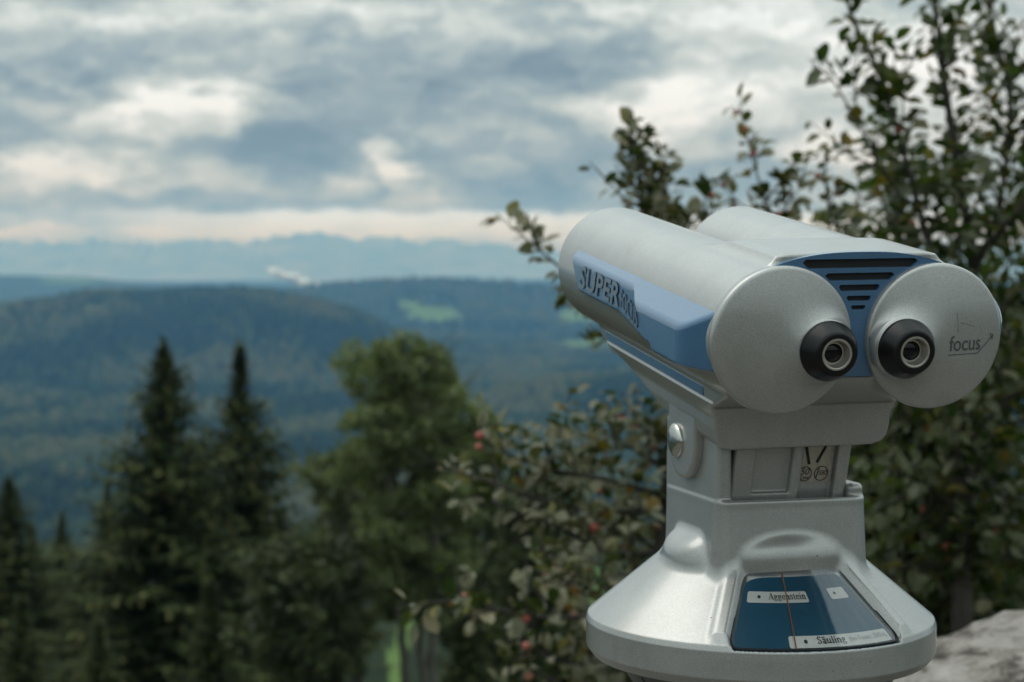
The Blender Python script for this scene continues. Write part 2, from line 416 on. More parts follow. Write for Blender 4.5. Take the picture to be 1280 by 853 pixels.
base, BV, BQ = sdf_obj('base_housing', f_base, (-.156, -.156, -.340), (.156, .156, -.124), .00145, M_SILVER, viewer, p2l)

def f_head(x, y, z):
    ax_ = np.abs(x)
    tube2 = np.sqrt((ax_ - TX)**2 + z * z) - TR
    tube = ext(tube2, y, .001, TL, .004)
    bore = ext(tube2 + .006, y, TL - .03, TL + .05, .001)
    # bridge between the tubes
    br = poly2(ax_, z, [(-.01, -.030), (.060, -.030), (.070, .040), (.0728, .0535), (.0655, .0622), (.056, .0637), (.030, .0643), (-.01, .0645)])
    br = ext(br, y, .007, .30, .002)
    br = smax(br, (z - .0640) * .94 + (y - .100) * .34, .004)
    a = np.minimum(br, 1e3)
    a = smin(tube, a, .004)
    # keel under the tubes
    ke = poly2(ax_, z, [(-.01, -.03), (.083, -.03), (.0815, -.0505), (.0838, -.0525), (.0828, -.0640), (.0838, -.0660), (.0775, -.0790), (.0769, -.0890), (.0748, -.0985), (.0700, -.1045), (.0620, -.1068), (-.01, -.1068)])
    q = np.maximum(ke + .0012, 0)
    ke = ke
    fr = np.where(z > -.071, (.088 - (z + .071) * 2.2), .088) - y
    fr = np.where(z > -.071, fr / 2.4, fr)
    # back end slants forward going down
    bk = ((y - .272) * .249 + (z + .0865) * .968 * -1)
    bk2 = (y - .2725) * .24 + (-.0862 - z) * .97
    bk3 = (y - .205) * .06 + (-.1015 - z)
    keel = smax(smax(smax(ke, fr, .003), bk2, .003), bk3, .003)
    keel = smax(keel, y - .375, .003)
    a = smin(a, keel, .0025)
    # pivot tabs
    c2 = np.sqrt((y - .1655)**2 + (z + .1155)**2) - .0320
    neck = poly2(y, z, [(.134, -.088), (.134, -.115), (.1985, -.115), (.1985, -.088)])
    tab = ext(np.minimum(c2, neck), np.where(x < 0, ax_, -1),   .0665, .0766, .003)
    a = np.minimum(a, tab)
    return np.maximum(a, -bore)
head, HV, HQ = sdf_obj('head_housing', f_head, (-.125, -.006, -.152), (.125, .406, .069), .0020, M_SILVER, viewer, h2l)

def lathe_y(prof, n=64, cx=0, cz=0):
    """profile of (radius, y) spun round the y axis"""
    V = []; F = []
    for r, y in prof:
        for i in range(n):
            a = 2 * pi * i / n; V.append((cx + r * cos(a), y, cz + r * sin(a)))
    for k in range(len(prof) - 1):
        for i in range(n):
            j = (i + 1) % n
            F.append((k * n + i, k * n + j, (k + 1) * n + j, (k + 1) * n + i))
    return np.array(V), F
def hobj(name, V, F, m, parent=viewer, smooth=True, sharp=None):
    me = pymesh(name, h2l(V), F, smooth)
    if sharp: me.set_sharp_from_angle(angle=rad(sharp))
    o = link(name, me, m, parent); return o

EX, EZ = .0316, -.0058
shrouds = []
for s in (-1, 1):
    n = 120; rings = []
    cx = s * TX; ex = s * EX; R1 = .0563
    rings += [(cx, 0, R1 - .004, .006), (cx, 0, R1 - .0006, .0045), (cx, 0, R1, .0035), (cx, 0, R1, -.0022), (cx, 0, R1 - .0006, -.0036), (cx, 0, R1 - .0018, -.0045)]
    m_ = 40
    for k in range(1, m_ + 1):
        tt = k / m_
        r = (R1 - .0018) * (1 - tt) + .0237 * tt
        rings.append((cx * (1 - tt) + ex * tt, EZ * tt, r, tt))
    rings += [(ex, EZ, .0228, -.0172), (ex, EZ, .0150, -.0172)]
    V = []; F = []
    for kk, (cxx, cz, r, yy) in enumerate(rings):
        for i in range(n):
            a = 2 * pi * i / n; x_, z_ = cxx + r * cos(a), cz + r * sin(a)
            if 6 <= kk < 6 + m_:        # shallow dome with a fairing rising to the eyecup
                q = min(1, ((x_ - cx)**2 + z_ * z_) / (R1 - .0018)**2); y_ = -.0045 - .0088 * (1 - q) - .0042 * yy**7
            else: y_ = yy
            V.append((x_, y_, z_))
    for k in range(len(rings) - 1):
        for i in range(n):
            j = (i + 1) % n; F.append((k * n + i, k * n + j, (k + 1) * n + j, (k + 1) * n + i))
    F.append(tuple(range((len(rings) - 1) * n, len(rings) * n)))
    sh = hobj('eyepiece_shroud', V, F, M_SILVER); shrouds.append((sh, np.array(V), F))
    P, Fc = lathe_y([(.0228, -.0155), (.0228, -.0195), (.0222, -.0206), (.0172, -.0312), (.0160, -.0326), (.0146, -.0330), (.0122, -.0328), (.0120, -.0318)], 72, ex, EZ)
    cup = hobj('eyecup', P, Fc, M_BLACK, sh, sharp=40)
    P, Fc = lathe_y([(.0121, -.0322), (.0119, -.0331), (.0108, -.0333), (.0102, -.0330), (.0084, -.0268), (.0080, -.0262), (.0072, -.0262)], 64, ex, EZ)
    hobj('eyepiece_ring', P, Fc, M_RING, sh, sharp=40)
    P, Fc = lathe_y([(.0079, -.0250), (.0060, -.0262), (.0036, -.0270), (.0010, -.0273), (.00001, -.0273)], 48, ex, EZ)
    hobj('eyepiece_lens', P, Fc, M_LENS, sh)

# vented blue plate between the two shrouds
def ngon(V2, holes, y0, y1):
    loops = [[Vector((a, b, 0)) for a, b in L] for L in [V2] + holes]
    tris = tessellate_polygon(loops)
    flat = [p for L in [V2] + holes for p in L]; n = len(flat)
    V = [(a, y0, b) for a, b in flat] + [(a, y1, b) for a, b in flat]; F = [tuple(t) for t in tris]
    k = 0
    for L in [V2] + holes:
        m_ = len(L)
        for i in range(m_): F.append((k + i, k + (i + 1) % m_, n + k + (i + 1) % m_, n + k + i))
        k += m_
    return V, F
arch = []
for i in range(31):
    x = -.0715 + .143 * i / 30
    arch.append((x, .0654 - .0105 * abs(x / .0715)**2.6))
outline = arch + [(.0640, .045), (.030, .020), (.019, -.0300), (-.019, -.0300), (-.030, .020), (-.0640, .045)]
holes = []; slots = []
for xl, zc, hh in ((.0470, .0568, .0034), (.0283, .0468, .0028), (.0166, .0383, .0023), (.0099, .0302, .0019), (.0059, .0232, .0016)):
    c = hh * (1.3 if hh > .0025 else .7)
    tip = .0003
    holes.append([(-xl, zc - tip + .3 * hh), (-xl + c, zc - hh), (xl - c, zc - hh), (xl, zc - tip + .3 * hh), (xl, zc + tip + .3 * hh), (xl - c * .6, zc + hh), (-xl + c * .6, zc + hh), (-xl, zc + tip + .3 * hh)])
V, F = ngon(outline, holes, .0015, .0075)
vent = hobj('vent_plate', V, F, M_BLUE, smooth=False)
bv = vent.modifiers.new('bevel', 'BEVEL'); bv.width = .0007; bv.segments = 2; bv.limit_method = 'ANGLE'
for L in holes:
    n = len(L)
    V = [(a, .0048, b) for a, b in L] + [(a, .0070, b) for a, b in L]
    F = [tuple(range(n)), tuple(range(2 * n - 1, n - 1, -1))] + [(i, (i + 1) % n, n + (i + 1) % n, n + i) for i in range(n)]
    hobj('vent_slot', V, F, M_VOID, vent, False)

# blue stripe let into the keel on both sides
for s in (-1, 1):
    V = []
    for x_ in (.0822, .0838):
        for y_, z_ in ((.100, -.0628), (.345, -.0628), (.362, -.0549), (.100, -.0549)): V.append((s * x_, y_, z_))
    st = hobj('keel_stripe', V, [(0, 1, 2, 3), (7, 6, 5, 4), (0, 4, 5, 1), (1, 5, 6, 2), (2, 6, 7, 3), (3, 7, 4, 0)], M_BLUE, smooth=False)
    bv = st.modifiers.new('bevel', 'BEVEL'); bv.width = .0005; bv.segments = 2

# side pods
def f_pod(x, y, z):
    X = -x
    # the outer face steps out towards the eyepieces
    ystep = .158 + (z - .012) * 1.6
    t1 = np.clip((ystep + .011 - y) / .022, 0, 1)
    t1 = t1 * t1 * (3 - 2 * t1)
    xo = .1218 + .0092 * t1
    d = (X - xo) * .93
    # front face angles back to the tube
    d = smax(d, ((X - .1310) * .78 + (.034 - y) * .42) * 1.0, .004)
    # top chamfer, wide on the front half
    zt = .0235
    k1 = .0155 + (.0060 - .0155) * t1
    nx, nz = (zt - k1), (xo - .1120); ln = np.sqrt(nx * nx + nz * nz)
    d = smax(d, ((X - xo) * nx + (z - k1) * nz) / ln, .003)
    zb = -.0120 - .0125 * np.clip((.205 - y) / .07, 0, 1)
    d = smax(d, zb - z, .003)
    d = smax(d, z - .0275, .002)
    d = smax(d, (y - .343) * .8 - (z - .012) * .75, .003)
    d = smax(d, -y + .0035, .002)
    return np.maximum(d, .104 - X)
PV, PQ, PG = sdf_mesh('pod', f_pod, (-.136, 0, -.029), (-.100, .362, .031), .0013)
pods = []
for s in (-1, 1):
    V = PV.copy(); Q = PQ.copy(); g = PG.copy()
    if s > 0: V[:, 0] *= -1; g[:, 0] *= -1; Q = Q[:, ::-1]
    me = npmesh('side_pod', h2l(V), Q)
    me.normals_split_custom_set_from_vertices([tuple(v) for v in (g @ HROT.T)])
    pods.append(link('side_pod', me, M_BLUE, viewer))
# focus wheel bulging from the right pod
for prof_, nm, m_w in (([(.0225, -.006), (.0225, .0030), (.0218, .0042), (.0001, .0044)], 'focus_wheel', M_BLUE), ([(.0190, .0040), (.0188, .0062), (.0172, .0078), (.0120, .0086), (.0001, .0090)], 'focus_cap', M_CHROME)):
    P, Fc = lathe_y(prof_, 48)
    V = np.stack([.1212 + P[:, 1], .030 + P[:, 0], .004 + P[:, 2]], 1)
    fw = hobj(nm, V, Fc, m_w, pods[1], sharp=40)

# ---- lettering
def text_geo(txt, bold=0.0, shear=0.0, ext_=0.0, res=4, space=1.0):
    cu = bpy.data.curves.new('txt', 'FONT'); cu.body = txt; cu.offset = bold; cu.shear = shear
    cu.resolution_u = res; cu.space_character = space; cu.fill_mode = 'FRONT' if ext_ == 0 else 'BOTH'; cu.extrude = ext_
    ob = bpy.data.objects.new('txt', cu); C.objects.link(ob)
    dg = bpy.context.evaluated_depsgraph_get()
    me = bpy.data.meshes.new_from_object(ob.evaluated_get(dg))
    V = np.array([v.co[:] for v in me.vertices]); F = [tuple(p.vertices) for p in me.polygons]
    bpy.data.objects.remove(ob); bpy.data.curves.remove(cu); bpy.data.meshes.remove(me)
    V[:, :2] -= V[:, :2].min(0); V[:, :2] /= V[:, :2].max(0)
    return V, F
def bvh_of(V, F): return BVHTree.FromPolygons([tuple(v) for v in V], [tuple(f) for f in F])

# "focus" with its underline and arrow on the right-hand shroud
bv_s = bvh_of(shrouds[1][1], shrouds[1][2])
def on_shroud(x, z, lift=.00035):
    hit = bv_s.ray_cast(Vector((x, -.2, z)), Vector((0, 1, 0)))
    return (x, (hit[0].y if hit[0] else -.006) - lift, z)
V, F = text_geo('focus', .008)
x0, x1, z0, z1 = .0700, .0985, -.0100, .0020
hobj('focus_lettering', [on_shroud(x0 + (x1 - x0) * a, z0 + (z1 - z0) * b) for a, b, _ in V], F, M_GREY, shrouds[1][0], False)
def strip(pts, wd, f):
    V = []; F = []
    for (a, b), (c, d) in zip(pts[:-1], pts[1:]):
        L = hypot(c - a, d - b); nx, nz = -(d - b) / L * wd, (c - a) / L * wd; m_ = max(2, int(L / .003))
        for k in range(m_ + 1):
            t_ = k / m_; xx, zz = a + (c - a) * t_, b + (d - b) * t_
            V += [f(xx + nx, zz + nz), f(xx - nx, zz - nz)]
            if k: i = len(V) - 4; F.append((i, i + 1, i + 3, i + 2))
    return V, F
V, F = strip([(.0695, -.0128), (.0965, -.0126), (.1105, .0010)], .00030, on_shroud)
hobj('focus_arrow_line', V, F, M_GREY, shrouds[1][0], False)
V, F = strip([(.1072, .0020), (.1105, .0010), (.1098, -.0028), (.1072, .0020)], .00028, on_shroud)
hobj('focus_arrow_tip', V, F, M_GREY, shrouds[1][0], False)
# scratches on the right shroud
V, F = strip([(.0755, .0200), (.0765, .0135), (.0772, .0040)], .00012, on_shroud); hobj('scratch_mark', V, F, M_GREY, shrouds[1][0], False)
V, F = strip([(.0790, .0120), (.0920, .0085)], .00014, on_shroud); hobj('scratch_mark', V, F, M_GREY, shrouds[1][0], False)

# raised name on both pods
bv_p = bvh_of(PV, PQ)
def on_pod(y, z, lift, s):
    hit = bv_p.ray_cast(Vector((-.3, y, z)), Vector((1, 0, 0)))
    x = (hit[0].x if hit[0] else -.1218) - lift
    return (-s * x if s > 0 else x, y, z) if s > 0 else (x, y, z)
for s, pod in ((-1, pods[0]), (1, pods[1])):
    for txt, ya, yb, za, zb, sh_, bold in (('SUPER', .316, .203, -.0075, .0135, .18, .024), ('FOCUS', .199, .154, -.0065, .0095, .0, .0)):
        for lift, mm, bb, nm in ((.0005, M_EDGE, bold + (.020 if txt == 'SUPER' else .012), 'lettering_outline'), (.0011, M_LETTER, bold, 'lettering')):
            V, F = text_geo(txt, bb, sh_, 0.0, 3, 1.05)
            P = []
            for a, b_, c in V:
                yy = ya + (yb - ya) * a if s < 0 else (ya + yb - (ya + (yb - ya) * a))
                P.append(on_pod(yy, za + (zb - za) * b_ - (.0105 * a if txt == 'FOCUS' else 0), lift, s))
            hobj(nm, P, F, mm, pod, False)

# ---- pivot rivets
for s in (-1,):
    P, Fc = lathe_y([(.0148, 0), (.0148, .0010), (.0140, .0026), (.0105, .0044), (.0055, .0054), (.0001, .0058)], 48)
    V = np.stack([s * (.0768 + P[:, 1]), .1735 + P[:, 0], -.1172 + P[:, 2]], 1)
    hobj('pivot_rivet', V, Fc, M_CHROME, sharp=60)

# ---- coin unit (hangs in the pocket of the column)
def f_coin(x, y, z):
    x = x - (z + .172) * .08; y = y + (z + .172) * .14
    b = box(x, y, z, (.0022, -.026, -.165), (.0522, .0350, .050), .004)
    p1 = box(x, y, z, (-.0145, -.061, -.158), (.0165, .0058, .0305), .0015)      # left blind panel
    p2 = box(x, y, z, (.0265, -.061, -.165), (.0155, .0075, .050), .0015)         # coin plate recess
    b = smax(b, -p1, .0015); b = smax(b, -p2, .0015)
    rib = box(x, y, z, (.0062, -.057, -.165), (.0030, .0055, .048), .0025)
    return smin(b, rib, .003)
link_coin, _, _ = sdf_obj('coin_unit', f_coin, (-.053, -.066, -.212), (.055, .012, -.112), .0013, M_SILVER, viewer, p2l)
CY = -.0546
def pobj(name, V, F, m, parent=viewer, smooth=False):
    return link(name, pymesh(name, p2l(V), F, smooth), m, parent)
def quadbox(x0, x1, y0, y1, z0, z1):
    V = [(x, y, z) for x in (x0, x1) for y in (y0, y1) for z in (z0, z1)]
    return V, [(0, 1, 3, 2), (4, 6, 7, 5), (0, 4, 5, 1), (2, 3, 7, 6), (0, 2, 6, 4), (1, 5, 7, 3)]
V, F = quadbox(.0118, .0405, CY, CY + .002, -.1810, -.1300)
csh = lambda V: [(x + (z + .172) * .08, y - (z + .172) * .14, z) for x, y, z in V]
cplate = pobj('coin_plate', csh(V), F, M_PLATE)
def bar(a, b, wd, y, yb):
    L = hypot(b[0] - a[0], b[1] - a[1]); nx, nz = -(b[1] - a[1]) / L * wd, (b[0] - a[0]) / L * wd
    Q = [(a[0] + nx, a[1] + nz), (a[0] - nx, a[1] - nz), (b[0] - nx, b[1] - nz), (b[0] + nx, b[1] + nz)]
    V = [(x, y, z) for x, z in Q] + [(x, yb, z) for x, z in Q]
    return V, [(0, 1, 2, 3), (4, 5, 1, 0), (5, 6, 2, 1), (6, 7, 3, 2), (7, 4, 0, 3)]
for a, b_ in (((.0140, -.1470), (.0200, -.1662)), ((.0348, -.1470), (.0266, -.1650))):
    V, F = bar(a, b_, .0012, CY - .0004, CY + .0005); pobj('coin_slot', csh(V), F, M_VOID, cplate)
for cx, l1, l2 in ((.0172, '50', 'Cent'), (.0318, '1', 'EURO')):
    cz = -.1742; V = []; F = []; n = 40
    for i in range(n):
        a = 2 * pi * i / n
        for r in (.0063, .0056): V.append((cx + r * cos(a), CY - .0004, cz + r * sin(a)))
    for i in range(n): j = (i + 1) % n; F.append((2 * i, 2 * i + 1, 2 * j + 1, 2 * j))
    pobj('coin_circle', csh(V), F, M_INK, cplate)
    if l2 == 'Cent': lay = ((l1, -.0040, .0040, -.0008, .0048, .0, .25), (l2, -.0042, .0042, -.0046, -.0014, .0, .2))
    else: lay = ((l1, -.0048, -.0018, -.0036, .0046, .0, .3), (l2, -.0016, .0052, -.0014, .0026, .0, .1))
    for txt, xa, xb, za, zb, bo, shr in lay:
        V, F = text_geo(txt, bo, shr)
        pobj('coin_lettering', csh([(cx + xa + (xb - xa) * a, CY - .00045, cz + za + (zb - za) * b_) for a, b_, _ in V]), F, M_INK, cplate)

# ---- dial plate, labels, pointer wire and window pane on the cone
SL = (.1475 - .080, -.3005 + .2445); SLL = hypot(*SL); NR, NZ = -SL[1] / SLL, SL[0] / SLL
def cone_pt(phi, r, off):
    z = -.2445 + (r - .080) / SL[0] * SL[1]; rr = r + NR * off; a = rad(phi)
    return (rr * sin(a), -rr * cos(a), z + NZ * off)
def sector(p0, p1, r0, r1, off, cr=.0, n=36, m_=10, gap=0):
    """rounded sector as a grid, corners cut round by clamping"""
    V = []; F = []
    for j in range(m_ + 1):
        r = r0 + (r1 - r0) * j / m_
        e = min(r - r0, r1 - r); ins = (cr - sqrt(max(cr * cr - (cr - e)**2, 0))) if e < cr else 0
        for i in range(n + 1):
            hw_ = rad(p1 - p0) / 2 * r - ins; mid = (p0 + p1) / 2
            V.append(cone_pt(mid + degrees((-1 + 2 * i / n) * hw_ / r), r, off))
    for j in range(m_):
        for i in range(n):
            k = j * (n + 1) + i; F.append((k, k + 1, k + n + 2, k + n + 1))
    return V, F
P0, P1 = -33.0, 28.6
V, F = sector(P0 - .8, P1 + .8, .0770, .1468, -.0049); F = [f[::-1] for f in F]
dial = pobj('dial_plate', V, F, M_DIAL, smooth=True)
V, F = sector(P0 - .3, P1 + .3, .0785, .1468, -.0018, .006, 40, 24)
F = [f[::-1] for f in F]
pane = pobj('window_pane', V, F, M_GLASS, smooth=True)
DO = -.0044
for p0, p1, r0, r1 in ((-28.3, -.6, .0995, .1085), (-13.0, 26.0, .1345, .1438), (11.0, 21.0, .0985, .1075)):
    V, F = sector(p0, p1, r0, r1, DO, .0012, 30, 12); F = [f[::-1] for f in F]; lb = pobj('name_label', V, F, M_WHITE, dial, True)
def dial_text(txt, p0, p1, ra, rb, m, bold=.02, shr=0, par=None):
    V, F = text_geo(txt, bold, shr)
    pobj('label_lettering', [cone_pt(p0 + (p1 - p0) * a, rb + (ra - rb) * b_, DO + .0005) for a, b_, _ in V], F, m, par or dial)
def dial_dot(p, r, rr):
    V = [cone_pt(p, r, DO + .0005)]; n = 20
    for i in range(n):
        a = 2 * pi * i / n; V.append(cone_pt(p + degrees(rr * cos(a) / r), r + rr * sin(a), DO + .0005))
    pobj('label_dot', V, [(0, 1 + i, 1 + (i + 1) % n) for i in range(n)], M_INK, dial)
# lettering built with thick uprights and small slab serifs
def serif_text(txt):
    G = {
     'A': (.74, [('v', .10, 0, .37, 1, .05), ('v', .37, 1, .62, 0, .13), ('h', .22, .55, .34), ('s', .10, 0), ('s', .62, 0)]),
     'S': (.56, [('c', [(.48, .80), (.40, .95), (.22, .97), (.10, .80), (.16, .62), (.40, .42), (.46, .22), (.34, .05), (.16, .03), (.06, .22)], .10)]),
     'e': (.52, [('c', [(.12, .36), (.44, .36), (.42, .56), (.27, .66), (.12, .52), (.08, .32), (.14, .10), (.28, .02), (.46, .14)], .09)]),
     'g': (.56, [('c', [(.26, .64), (.40, .56), (.40, .36), (.26, .26), (.12, .36), (.12, .56), (.26, .64)], .10), ('c', [(.18, .26), (.12, .14), (.40, .06), (.46, -.10), (.28, -.24), (.08, -.16), (.10, -.04), (.2, .06)], .07), ('h', .42, .52, .62)]),
     'n': (.62, [('v', .15, 0, .15, .64, .13), ('c', [(.20, .50), (.32, .64), (.44, .58), (.46, .40), (.46, 0)], .12), ('s', .15, 0), ('s', .47, 0), ('s2', .09, .62)]),
     's': (.46, [('c', [(.38, .52), (.30, .64), (.16, .62), (.10, .50), (.20, .38), (.34, .28), (.36, .12), (.24, .02), (.10, .06), (.06, .18)], .10)]),
     't': (.40, [('v', .18, .06, .18, .84, .12), ('h', .06, .34, .60), ('c', [(.18, .10), (.24, .02), (.36, .08)], .08)]),
     'i': (.32, [('v', .16, 0, .16, .64, .13), ('d', .16, .86), ('s', .16, 0), ('s2', .10, .62)]),
     'l': (.32, [('v', .16, 0, .16, .98, .13), ('s', .16, 0), ('s2', .10, .96)]),
     'u': (.62, [('c', [(.14, .64), (.14, .18), (.22, .04), (.36, .08), (.44, .18)], .12), ('v', .46, 0, .46, .64, .13), ('s2', .09, .62), ('s2', .40, .62), ('s', .50, 0)]),
     'a': (.54, [('c', [(.12, .50), (.24, .64), (.38, .56), (.38, 0)], .11), ('c', [(.38, .36), (.18, .32), (.10, .18), (.18, .03), (.36, .14)], .09), ('s', .42, 0)]),
    }
    G['ä'] = (.54, G['a'][1] + [('d', .16, .86), ('d', .36, .86)])
    V = []; F = []; x = 0
    def seg(a, b_, wd):
        L = hypot(b_[0] - a[0], b_[1] - a[1]) or 1; wd *= 1.08; nx, ny = -(b_[1] - a[1]) / L * wd / 2, (b_[0] - a[0]) / L * wd / 2
        i = len(V); V.extend([(a[0] + nx, a[1] + ny), (a[0] - nx, a[1] - ny), (b_[0] - nx, b_[1] - ny), (b_[0] + nx, b_[1] + ny)]); F.append((i, i + 1, i + 2, i + 3))
    for ch in txt:
        wdt, strokes = G[ch]
        for st in strokes:
            if st[0] == 'v': seg((x + st[1], st[2]), (x + st[3], st[4]), st[5])
            elif st[0] == 'h': seg((x + st[1], st[3]), (x + st[2], st[3]), .05)
            elif st[0] == 's': seg((x + st[1] - .13, .025), (x + st[1] + .13, .025), .05)
            elif st[0] == 's2': seg((x + st[1] - .07, st[2]), (x + st[1] + .07, st[2]), .05)
            elif st[0] == 'd': seg((x + st[1] - .075, st[2]), (x + st[1] + .075, st[2]), .15)
            elif st[0] == 'c':
                for p, q in zip(st[1][:-1], st[1][1:]):
                    th = st[2] * (.55 + .75 * abs(q[1] - p[1]) / (hypot(q[0] - p[0], q[1] - p[1]) + 1e-6))
                    e = .12; dx, dy = (q[0] - p[0]) * e, (q[1] - p[1]) * e
                    seg((x + p[0] - dx, p[1] - dy), (x + q[0] + dx, q[1] + dy), th)
        x += wdt
    return [(a / x, b_) for a, b_ in V], F
def dial_serif(txt, p0, p1, base_r, cap):
    V, F = serif_text(txt)
    pobj('label_lettering', [cone_pt(p0 + (p1 - p0) * a, base_r - cap * b_, DO + .0005) for a, b_ in V], F, M_INK, dial)
dial_serif('Aggenstein', -18.8, -1.5, .1060, .0052)
dial_dot(-23.0, .1040, .00135)
dial_serif('Säuling', -3.4, 7.0, .1410, .0054)
dial_dot(-7.4, .1391, .00150)
dial_text('(bei Füssen, 2047m)', 8.5, 24.5, .1367, .1417, M_INKG, .0)
dial_dot(14.0, .1030, .0012)
# black rubber seal round the pane
def seal():
    path = []; p0, p1, r0, r1, c = P0 + .6, P1 - .6, .0800, .1466, .0085; mid = (p0 + p1) / 2; hw_ = rad(p1 - p0) / 2
    def add(u, r): path.append((mid + degrees(u / r), r))
    for sx, sy, a0 in ((1, 1, 0), (-1, 1, 90), (-1, -1, 180), (1, -1, 270)):
        rc = r1 - c if sy > 0 else r0 + c
        for k in range(7):
            a = rad(a0 + 15 * k); rr = rc + c * sin(a); add(sx * (hw_ * rr - c) + c * cos(a), rr)
        nxt = {(1, 1): (-1, 1), (-1, 1): (-1, -1), (-1, -1): (1, -1), (1, -1): (1, 1)}[(sx, sy)]
        last = path[-1]
        if sy == nxt[1]:
            for k in range(1, 14):
                q = k / 14; rr = last[1]; add((sx * (hw_ * rr - c)) * (1 - q) + (-sx * (hw_ * rr - c)) * q, rr)
        else:
            for k in range(1, 10):
                q = k / 10; rr = (r1 - c) * (1 - q) + (r0 + c) * q if sy > 0 else (r0 + c) * (1 - q) + (r1 - c) * q; add(sx * hw_ * rr, rr)
    V = []; F = []; n = len(path); K = 6; wd = .0010
    for i, (p, r) in enumerate(path):
        (pa, ra), (pb, rb) = path[i - 1], path[(i + 1) % n]
        tx, ty = rad(pb - pa) * r, rb - ra; L = hypot(tx, ty) or 1; nx, ny = ty / L, -tx / L
        for k in range(K):
            a = 2 * pi * k / K; V.append(cone_pt(p + degrees(nx * wd * cos(a) / r), r + ny * wd * cos(a), -.0019 + .0010 * sin(a)))
    for i in range(n):
        for k in range(K): j = (i + 1) % n; F.append((i * K + k, i * K + (k + 1) % K, j * K + (k + 1) % K, j * K + k))
    pobj('window_seal', V, F, M_BLACK, smooth=True)
seal()
V = []; F = []
for k in range(13):
    r = .0790 + (.1462 - .0790) * k / 12
    for dp, do in ((-.0005, 0), (0, .0006), (.0005, 0), (0, -.0006)): V.append(cone_pt(-10.2 - 1.0 * k / 12 + degrees(dp / r), r, -.0032 + do))
    if k:
        for i in range(4): a0 = (k - 1) * 4; F.append((a0 + i, a0 + (i + 1) % 4, a0 + 4 + (i + 1) % 4, a0 + 4 + i))
pobj('pointer_wire', V, F, M_WIRE)

# scratches on the flare
for pts in (((-58, .128), (-55, .1225), (-52, .1215)), ((-54, .1222), (-49, .1262))):
    V = []; F = []
    for k, (p, r) in enumerate(pts):
        V += [cone_pt(p, r - .00016, .0003), cone_pt(p, r + .00016, .0003)]
        if k: i = 2 * k - 2; F.append((i, i + 1, i + 3, i + 2))
    pobj('scratch_mark', V, F, M_GREY, base)

# ---- post under the flared housing
prof = [(.128, -.3300), (.128, -.3340), (.118, -.3440), (.080, -.405), (.072, -.430), (.070, -.46), (.070, -CAMZ + .03), (.14, -CAMZ + .025), (.15, -CAMZ + .012), (.15, -CAMZ - .02)]
V = []; F = []; n = 48
for r, z in prof:
    for i in range(n): a = 2 * pi * i / n; V.append((r * cos(a), r * sin(a), z))
for k in range(len(prof) - 1):
    for i in range(n): j = (i + 1) % n; F.append((k * n + i, k * n + j, (k + 1) * n + j, (k + 1) * n + i))
post = pobj('pedestal_post', V, F, M_POST, smooth=True); post.data.set_sharp_from_angle(angle=rad(35))
for k in range(10):
    a = 2 * pi * k / 10 + .2; ca, sa = cos(a), sin(a); th = .003
    P = [(.1240, -.335), (.074, -.420), (.068, -.420), (.10, -.335)]
    V = [(r * ca - th * sa * q, r * sa + th * ca * q, z) for q in (-1, 1) for r, z in P]
    F = [(0, 1, 2, 3), (7, 6, 5, 4), (0, 4, 5, 1), (1, 5, 6, 2), (2, 6, 7, 3), (3, 7, 4, 0)]
    pobj('stiffening_rib', V, F, M_POST, post)

# ------------------------------------------------------------------ terrain
rng = np.random.default_rng(7)
_H = rng.random((256, 256)).astype(np.float32)
def vnoise(x, y):
    xi, yi = np.floor(x).astype(int), np.floor(y).astype(int); fx, fy = x - xi, y - yi
    fx, fy = fx * fx * (3 - 2 * fx), fy * fy * (3 - 2 * fy)
    g = lambda i, j: _H[(xi + i) & 255, (yi + j) & 255]
    return (g(0, 0) * (1 - fx) + g(1, 0) * fx) * (1 - fy) + (g(0, 1) * (1 - fx) + g(1, 1) * fx) * fy - .5
def fbm(x, y, o=4):
    s = 0; a = 1.0
    for k in range(o): s = s + a * vnoise(x * 2**k + 17 * k, y * 2**k + 31 * k); a *= .5
    return s
RB = np.array([0, 6.3, 12, 30, 60, 150, 300, 430, 500, 1000, 1600, 2200, 3600, 6000, 12000, 20000, 34000], float)
ZB = np.array([-1.6, -1.6, -5.0, -11, -17.5, -30, -48, -66, -95, -205, -290, -312, -315, -295, -275, -262, -262], float)
RIDGES = [  # distance, half depth, then (px, py) of the crest
    (3350, 420, [(-600, 600), (420, 590), (560, 545), (620, 505), (700, 490), (800, 484), (1000, 480), (1400, 470), (2600, 480)]),
    (4800, 780, [(-1500, 420), (-200, 402), (0, 395), (60, 386), (110, 377), (300, 373), (400, 387), (450, 402), (500, 428), (560, 452), (640, 480), (760, 500), (2600, 500)]),
    (8300, 1250, [(-1500, 400), (200, 385), (300, 373), (370, 366), (430, 358), (520, 355), (640, 357), (760, 372), (900, 380), (1280, 376), (2600, 380)]),
    (11800, 1500, [(-1500, 350), (-200, 347), (0, 345), (110, 348), (190, 355), (300, 361), (400, 360), (700, 357), (1300, 355), (2600, 352)]),
    (17500, 1800, [(-1500, 352), (0, 353), (300, 351), (500, 353), (700, 350), (1300, 352), (2600, 352)]),
]
